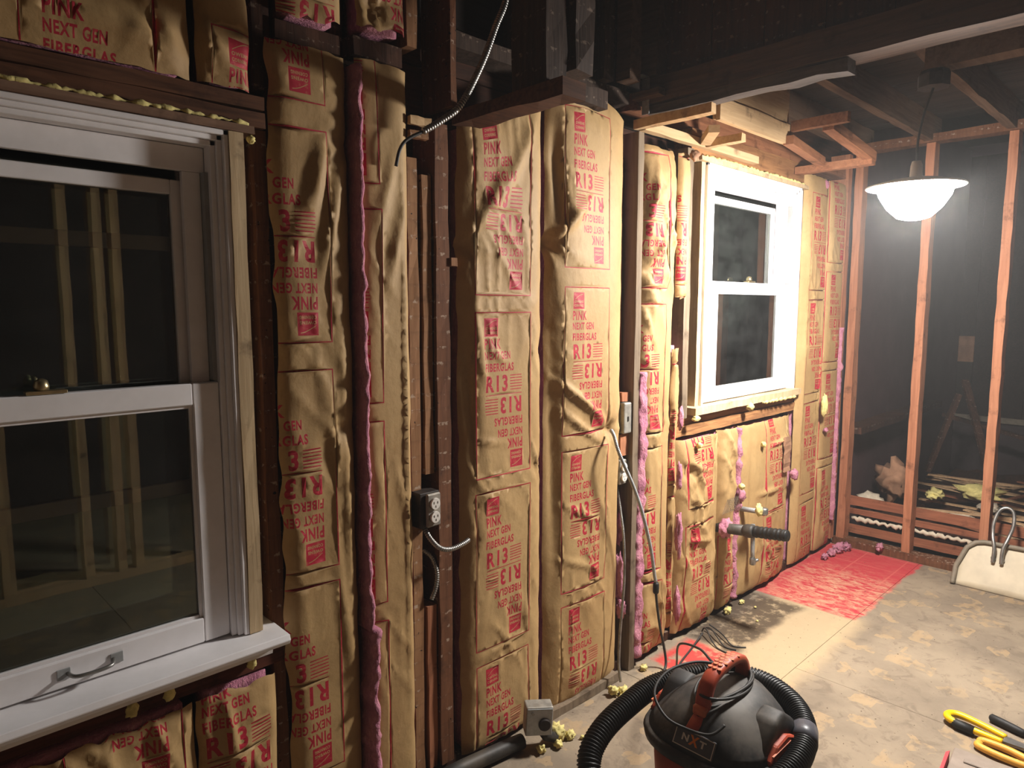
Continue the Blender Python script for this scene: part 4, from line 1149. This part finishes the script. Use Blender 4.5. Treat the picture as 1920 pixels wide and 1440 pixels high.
# front badge reading NXT
bd = in_frame(MB().box(-.024, .024, -.060, .060, -.003, .003).bevel(.002), (-.176, -.018, .386), 0, -1.02).build('badge', M['badge_grey'], vac)
def on_badge(u, v, lift=.0036):
    # u along -y (reading left to right from the front), v up the slope
    a = 1.02; nx, nz = -math.sin(a), math.cos(a); ux, uz = math.cos(a), math.sin(a)
    return (-.176 + v * ux + nx * lift, -.018 - u, .386 + v * uz + nz * lift)
for (u0, u1, v0, v1) in ((-.058, .058, .0205, .0228), (-.058, .058, -.0228, -.0205), (-.058, -.0555, -.0205, .0205), (.0555, .058, -.0205, .0205)):
    mesh_object('badge_border', [on_badge(u0, v0), on_badge(u1, v0), on_badge(u1, v1), on_badge(u0, v1)], [(0, 1, 2, 3)], M['print_white'], bd)
def flat_text(s, w, h, mat, name, parent, place):
    V, T = text_tris(s)
    P = [place(w * (v[0] - .5), h * (v[1] - .5)) for v in V]
    return mesh_object(name, P, T, M[mat], parent)
flat_text('N', .020, .018, 'print_white', 'badge_letter', bd, lambda u, v: on_badge(u - .026, v + .003))
flat_text('X', .028, .026, 'star_orange', 'badge_letter', bd, lambda u, v: on_badge(u, v + .003))
flat_text('T', .020, .018, 'print_white', 'badge_letter', bd, lambda u, v: on_badge(u + .026, v + .003))
# red side vents with bars
for s in (-1, 1):
    vt = MB().prism([(-.085, .322), (.085, .322), (.070, .372), (.02, .396), (-.04, .390), (-.078, .360)], 'y', s * .168, s * .188).bevel(.004).build('side_vent', M['vac_red'], vac)
    for k in range(5):
        MB().box(-.070 + .01 * (k % 2), .066 - .008 * k, s * .189 - .0015, s * .189 + .0035, .328 + k * .011, .333 + k * .011).build('vent_bar', M['vac_orange'], vt)
# wheels and feet
for (sx, sy) in ((-1, -1), (-1, 1), (1, -1), (1, 1)):
    w = MB().lathe([(.012, -.011), (.026, -.011), (.028, -.006), (.028, .006), (.026, .011), (.012, .011)], 20)
    w.V = [(sx * .145 + p[0], sy * .145 + p[2], .0285 + p[1]) for p in w.V]
    w.build('caster', M['black_rubber'], vac, True)
    MB().box(sx * .145 - .02, sx * .145 + .02, sy * .145 - .018, sy * .145 + .018, .0575, .085).bevel(.004).build('caster_mount', M['black_plastic'], vac)
# corrugated hose around the head
W2L = lambda p: (p[0] - vx, p[1] - vy, p[2])
hose = [(1.34, -.66, .02 + .034), (1.36, -.605, .13), (1.405, -.565, .25), (1.448, -.538, .295), (1.526, -.528, .330), (1.636, -.532, .355), (1.745, -.545, .372), (1.871, -.600, .380), (1.975, -.685, .380), (2.000, -.790, .378), (1.960, -.895, .368), (1.870, -.965, .356), (1.750, -.995, .345), (1.640, -.985, .330), (1.55, -.95, .31), (1.50, -.90, .28)]
Ph = resample(spline([W2L(p) for p in hose], 14), .0024)
MB().tube(Ph, [.0318 + .0032 * math.cos(i * math.pi / 2) for i in range(len(Ph))], 16).build('hose', M['black_hose'], vac, True)
i0 = Ph[int(len(Ph) * .74)]; i1 = Ph[int(len(Ph) * .74) + 26]
MB().tube([i0, i0.lerp(i1, .5), i1], .0365, 16).build('hose_cuff', M['badge_grey'], vac, True)
MB().tube([Ph[0] + Vector((-.002, -.004, -.018)), Ph[0] + Vector((.002, .004, .02)), Ph[24]], .036, 16).build('hose_cuff', M['black_plastic'], vac, True)
# power cord wound round the handle
cordp = []
for k in range(64):
    a = k / 64 * 2 * math.pi * 3.2; r = .085 + .008 * math.sin(k * .37)
    cordp.append((.008 + (r + .035) * math.cos(a), (r - .030) * math.sin(a), .462 + .010 * math.sin(a * 1.3) + .0045 * (k / 20)))
MB().tube(resample(spline(cordp, 3), .010), .0042, 7).build('power_cord', M['cord'], vac, True)
loop = spline([(.10, .035, .478), (.03, .10, .492), (-.07, .135, .488), (-.155, .125, .462), (-.188, .065, .428), (-.178, .0, .416), (-.16, -.055, .418), (-.12, -.075, .436)], 8)
MB().tube(loop, .0042, 7).build('power_cord', M['cord'], vac, True)
MB().tube(spline([(.10, .02, .478), (.12, .09, .455), (.25, .22, .410), (.42, .40, .30), (.60, .52, .12), (.70, .58, .02), (.80, .62, .007), (.95, .655, .007), (1.06, .67, .03)], 8), .0042, 7).build('power_cord', M['cord'], vac, True)

# ================================================================== DUST PAN
dpn = thing('dustpan', 'pale metal dust pan with a wire loop handle leaning at the stud wall', 'dustpan', (4.47, -.93, 0), 0)
def pan_pt(u, v, lift=0.0):
    # u along -y, v up the leaning blade
    lean = .50
    return (4.40 + v * math.sin(lean) - lift * math.cos(lean), -.745 - u, .004 + v * math.cos(lean) + lift * math.sin(lean))
b = MB(); U = 12; Vn = 8; top = []
def outline(u):                    # height of the blade at u
    t = u / .44
    return .225 * (1 - abs(2 * t - 1) ** 5) ** .5 + .045
V = []; F = []
for lift in (0.0, -.004):
    for j in range(Vn + 1):
        for i in range(U + 1):
            u = .44 * i / U; v = outline(min(max(u, .003), .437)) * j / Vn
            V.append(pan_pt(u, v, lift + .006 * math.sin(i * .9) * j / Vn))
nn = (U + 1) * (Vn + 1); ix = lambda i, j: j * (U + 1) + i
for j in range(Vn):
    for i in range(U):
        F.append((ix(i, j), ix(i + 1, j), ix(i + 1, j + 1), ix(i, j + 1))); F.append(tuple(nn + q for q in (ix(i, j + 1), ix(i + 1, j + 1), ix(i + 1, j), ix(i, j))))
rim = [ix(0, j) for j in range(Vn + 1)] + [ix(i, Vn) for i in range(1, U + 1)] + [ix(U, j) for j in range(Vn - 1, -1, -1)]
for p, q in zip(rim[:-1], rim[1:]): F.append((p, q, nn + q, nn + p))
bot = [ix(i, 0) for i in range(U + 1)]
for p, q in zip(bot[:-1], bot[1:]): F.append((p, nn + p, nn + q, q))
mesh_object('pan_blade', V, F, M['pan'], dpn, True)
MB().tube([Vector(V[i]) + Vector((-.010, 0, .002)) for i in rim], .013, 8).build('pan_rim', M['pan_rim'], dpn, True)
hp_ = [pan_pt(.165, .16, .012), pan_pt(.165, .235, .035), pan_pt(.150, .30, .04), pan_pt(.140, .38, .02), pan_pt(.152, .46, .0), pan_pt(.185, .485, -.006), pan_pt(.218, .46, .0), pan_pt(.230, .38, .02), pan_pt(.220, .30, .04), pan_pt(.205, .235, .035), pan_pt(.205, .16, .012)]
MB().tube(spline(hp_, 6), .0095, 10).build('loop_handle', M['steel'], dpn, True)
for u in (.165, .205):
    MB().tube([pan_pt(u, .185, .001), pan_pt(u, .185, .016)], .012, 10).build('rivet', M['steel'], dpn, True)

# ================================================================== TOOL CASE WITH HAND TOOLS
tc = thing('tool_case', 'dusty grey plastic tool case with a red corner beside the yellow tools', 'tool case', (2.580, -1.175, 0), 0, local=True)
tc.rotation_euler = (0, 0, math.radians(5))
MB().box(-.30, .0, -.42, .0, 0, .070).bevel(.010, 2).build('case_body', M['case_grey'], tc, True)
MB().box(-.296, -.004, -.416, -.004, .0715, .088).bevel(.006, 2).build('case_lid', M['case_grey'], tc, True)
for k in range(3):
    MB().box(-.085 - .075 * k, -.065 - .075 * k, -.38, -.04, .0885, .093).bevel(.002).build('lid_rib', M['case_grey'], tc)
MB().prism([(-.315, .012), (-.06, .012), (-.045, .0025), (-.30, .0025)], 'z', .004, .091).build('corner_guard', M['case_red'], tc)

def hand_tool(name, label, loc, rz, cat='hand tool'):
    t = thing(name, label, cat, loc, rz, local=True); return t
sn = hand_tool('tin_snips', 'yellow handled tin snips with an open loop grip on the floor', (2.885, -1.150, .0155), math.radians(-95), 'snips')
loopy = spline([(.12, -.028, .004), (.05, -.034, .006), (-.035, -.030, .008), (-.062, -.008, .010), (-.052, .018, .010), (-.02, .028, .010), (.05, .022, .008), (.12, .012, .004)], 6)
MB().tube(loopy, [.0110 + .0025 * math.sin(i * .08) for i in range(len(loopy))], 10).build('loop_grip', M['yellow'], sn, True)
MB().tube([(-.050, -.016, .006), (-.02, -.034, .004), (.035, -.037, .004)], [.014, .0175, .0155], 12).build('black_sleeve', M['black_rubber'], sn, True)
MB().prism([(.118, -.03), (.19, -.018), (.25, -.004), (.25, .002), (.19, .012), (.118, .015)], 'z', -.002, .008).build('blade', M['steel'], sn)
dk = hand_tool('screwdriver', 'black handled screwdriver on the floor beside the yellow snips', (2.985, -1.255, .006), math.radians(-107), 'screwdriver')
MB().tube([(-.058, 0, .010), (-.052, 0, .010), (-.02, 0, .010), (.03, 0, .010), (.055, 0, .010), (.062, 0, .010)], [.009, .015, .0155, .015, .013, .008], 10).build('grip', M['black_rubber'], dk, True)
MB().tube([(.060, 0, .010), (.17, 0, .008)], .0035, 8).build('shaft', M['steel'], dk, True)
pl_ = hand_tool('pliers', 'worn yellow pliers with two long grips on the floor behind the tool case', (2.785, -1.262, .006), math.radians(-98), 'pliers')
MB().tube(spline([(-.052, .004, .008), (-.048, .020, .010), (.02, .030, .011), (.09, .022, .010), (.12, .006, .008)], 6), .0125, 10).build('grip', M['yellow_tan'], pl_, True)
MB().tube(spline([(-.052, -.002, .008), (-.045, -.026, .010), (.02, -.032, .011), (.09, -.022, .010), (.12, -.006, .008)], 6), .0125, 10).build('grip', M['yellow_tan'], pl_, True)
MB().lathe([(.016, 0), (.019, .004), (.019, .012), (.015, .016)], 16, (.125, 0, .002)).build('pivot', M['steel'], pl_, True)
MB().prism([(.135, -.016), (.20, -.006), (.20, .006), (.135, .016)], 'z', .003, .015).build('jaw', M['steel'], pl_)

# ================================================================== DEBRIS IN THE DARK ROOM
heap_z = lambda x, y: .02 + .16 * float(vnoise(x * 4, y * 4, 3)) + .05 * float(vnoise(x * 15, y * 15, 4))
rd = random.Random(5); laid = []
for i in range(36):
    cx, cy = 4.86 + rd.random() * 1.5, -.25 - rd.random() * 1.7
    L = .35 + rd.random() * .75; a = rd.uniform(-.45, .45) + (0 if rd.random() < .2 else math.pi / 2)
    dx, dy = abs(math.cos(a)) * L / 2 + .018, abs(math.sin(a)) * L / 2 + .018
    cy = min(cy, -.12 - dy); cx = max(cx, 4.77 + dx)
    z = max(heap_z(cx + math.cos(a) * L * t, cy + math.sin(a) * L * t) for t in np.linspace(-.5, .5, 25)) + .010
    for (qx, qy, ex, ey, qz) in laid:
        if abs(qx - cx) < dx + ex and abs(qy - cy) < dy + ey: z = max(z, qz + .0095)
    laid.append((cx, cy, dx, dy, z))
    d = Vector((math.cos(a) * L / 2, math.sin(a) * L / 2, 0)); c = Vector((cx, cy, z))
    o = MB().bar(c - d, c + d, .034, .008).build('lath_stick', M['rear_stud'] if i % 3 else M['lath_orange'], None)
    setp(o, 'broken lath stick in the rubble behind the open stud wall', 'lath', 'broken laths heaped behind the studs')
for i, (x, y, zc, r, sq, mt, lb) in enumerate(((5.15, -.19, .36, .11, (.7, .9, 1.2), 'brown_bag', 'brown torn sack leaning in the rubble by the far side wall'), (5.0, -.10, .23, .07, (1, 1.1, .7), 'plaster', 'pale plaster chunk in the rubble by the corner stud'), (5.25, -.42, .29, .05, (1.4, 1, .6), 'foam', 'yellow foam piece in the rubble behind the first open stud'),
        (5.55, -.62, .28, .10, (1.1, 1.2, .45), 'foam', 'wide yellowish foam slab on the rubble between the open studs'), (5.3, -.72, .25, .06, (1.2, .9, .5), 'plaster', 'grey plaster slab on the rubble between the open studs'), (5.6, -1.15, .30, .06, (1, 1, .6), 'foam', 'yellow foam piece on the rubble above the dust pan'), (5.1, -.62, .20, .05, (1, 1.4, .5), 'plaster', 'white plaster crumb on the rubble beside the laths'))):
    foam((x, y, zc), r, lb, 120 + i, sq, mt, 'rubble_piece', 'rubble', None, .75, 2.6)
heap = MB()
nx_, ny_ = 26, 26; V = []; F = []
for j in range(ny_ + 1):
    for i in range(nx_ + 1):
        x = 4.74 + 2.4 * i / nx_; y = -.11 - 2.1 * j / ny_
        V.append((x, y, heap_z(x, y)))
for j in range(ny_):
    for i in range(nx_):
        q = j * (nx_ + 1) + i; F.append((q, q + nx_ + 1, q + nx_ + 2, q + 1))
o = mesh_object('rubble_heap', V, F, M['sheathing'], None, True); setp(o, 'dark heap of rubble filling the floor behind the open studs', 'rubble', kind='stuff')
for i, (a, b_) in enumerate((((6.2, -.55, .25), (6.6, -.25, .95)), ((5.9, -.2, .3), (6.0, -.35, .9)), ((6.75, -.9, .45), (6.85, -.05, .62)))):
    o = MB().bar(a, b_, .05, .03).build('leaning_board', M['stud_dark'], None); setp(o, ['slanting board leaning in the dark room behind the rubble', 'upright board standing in the dark room rubble', 'long board lying across the dark room rubble'][i], 'board')
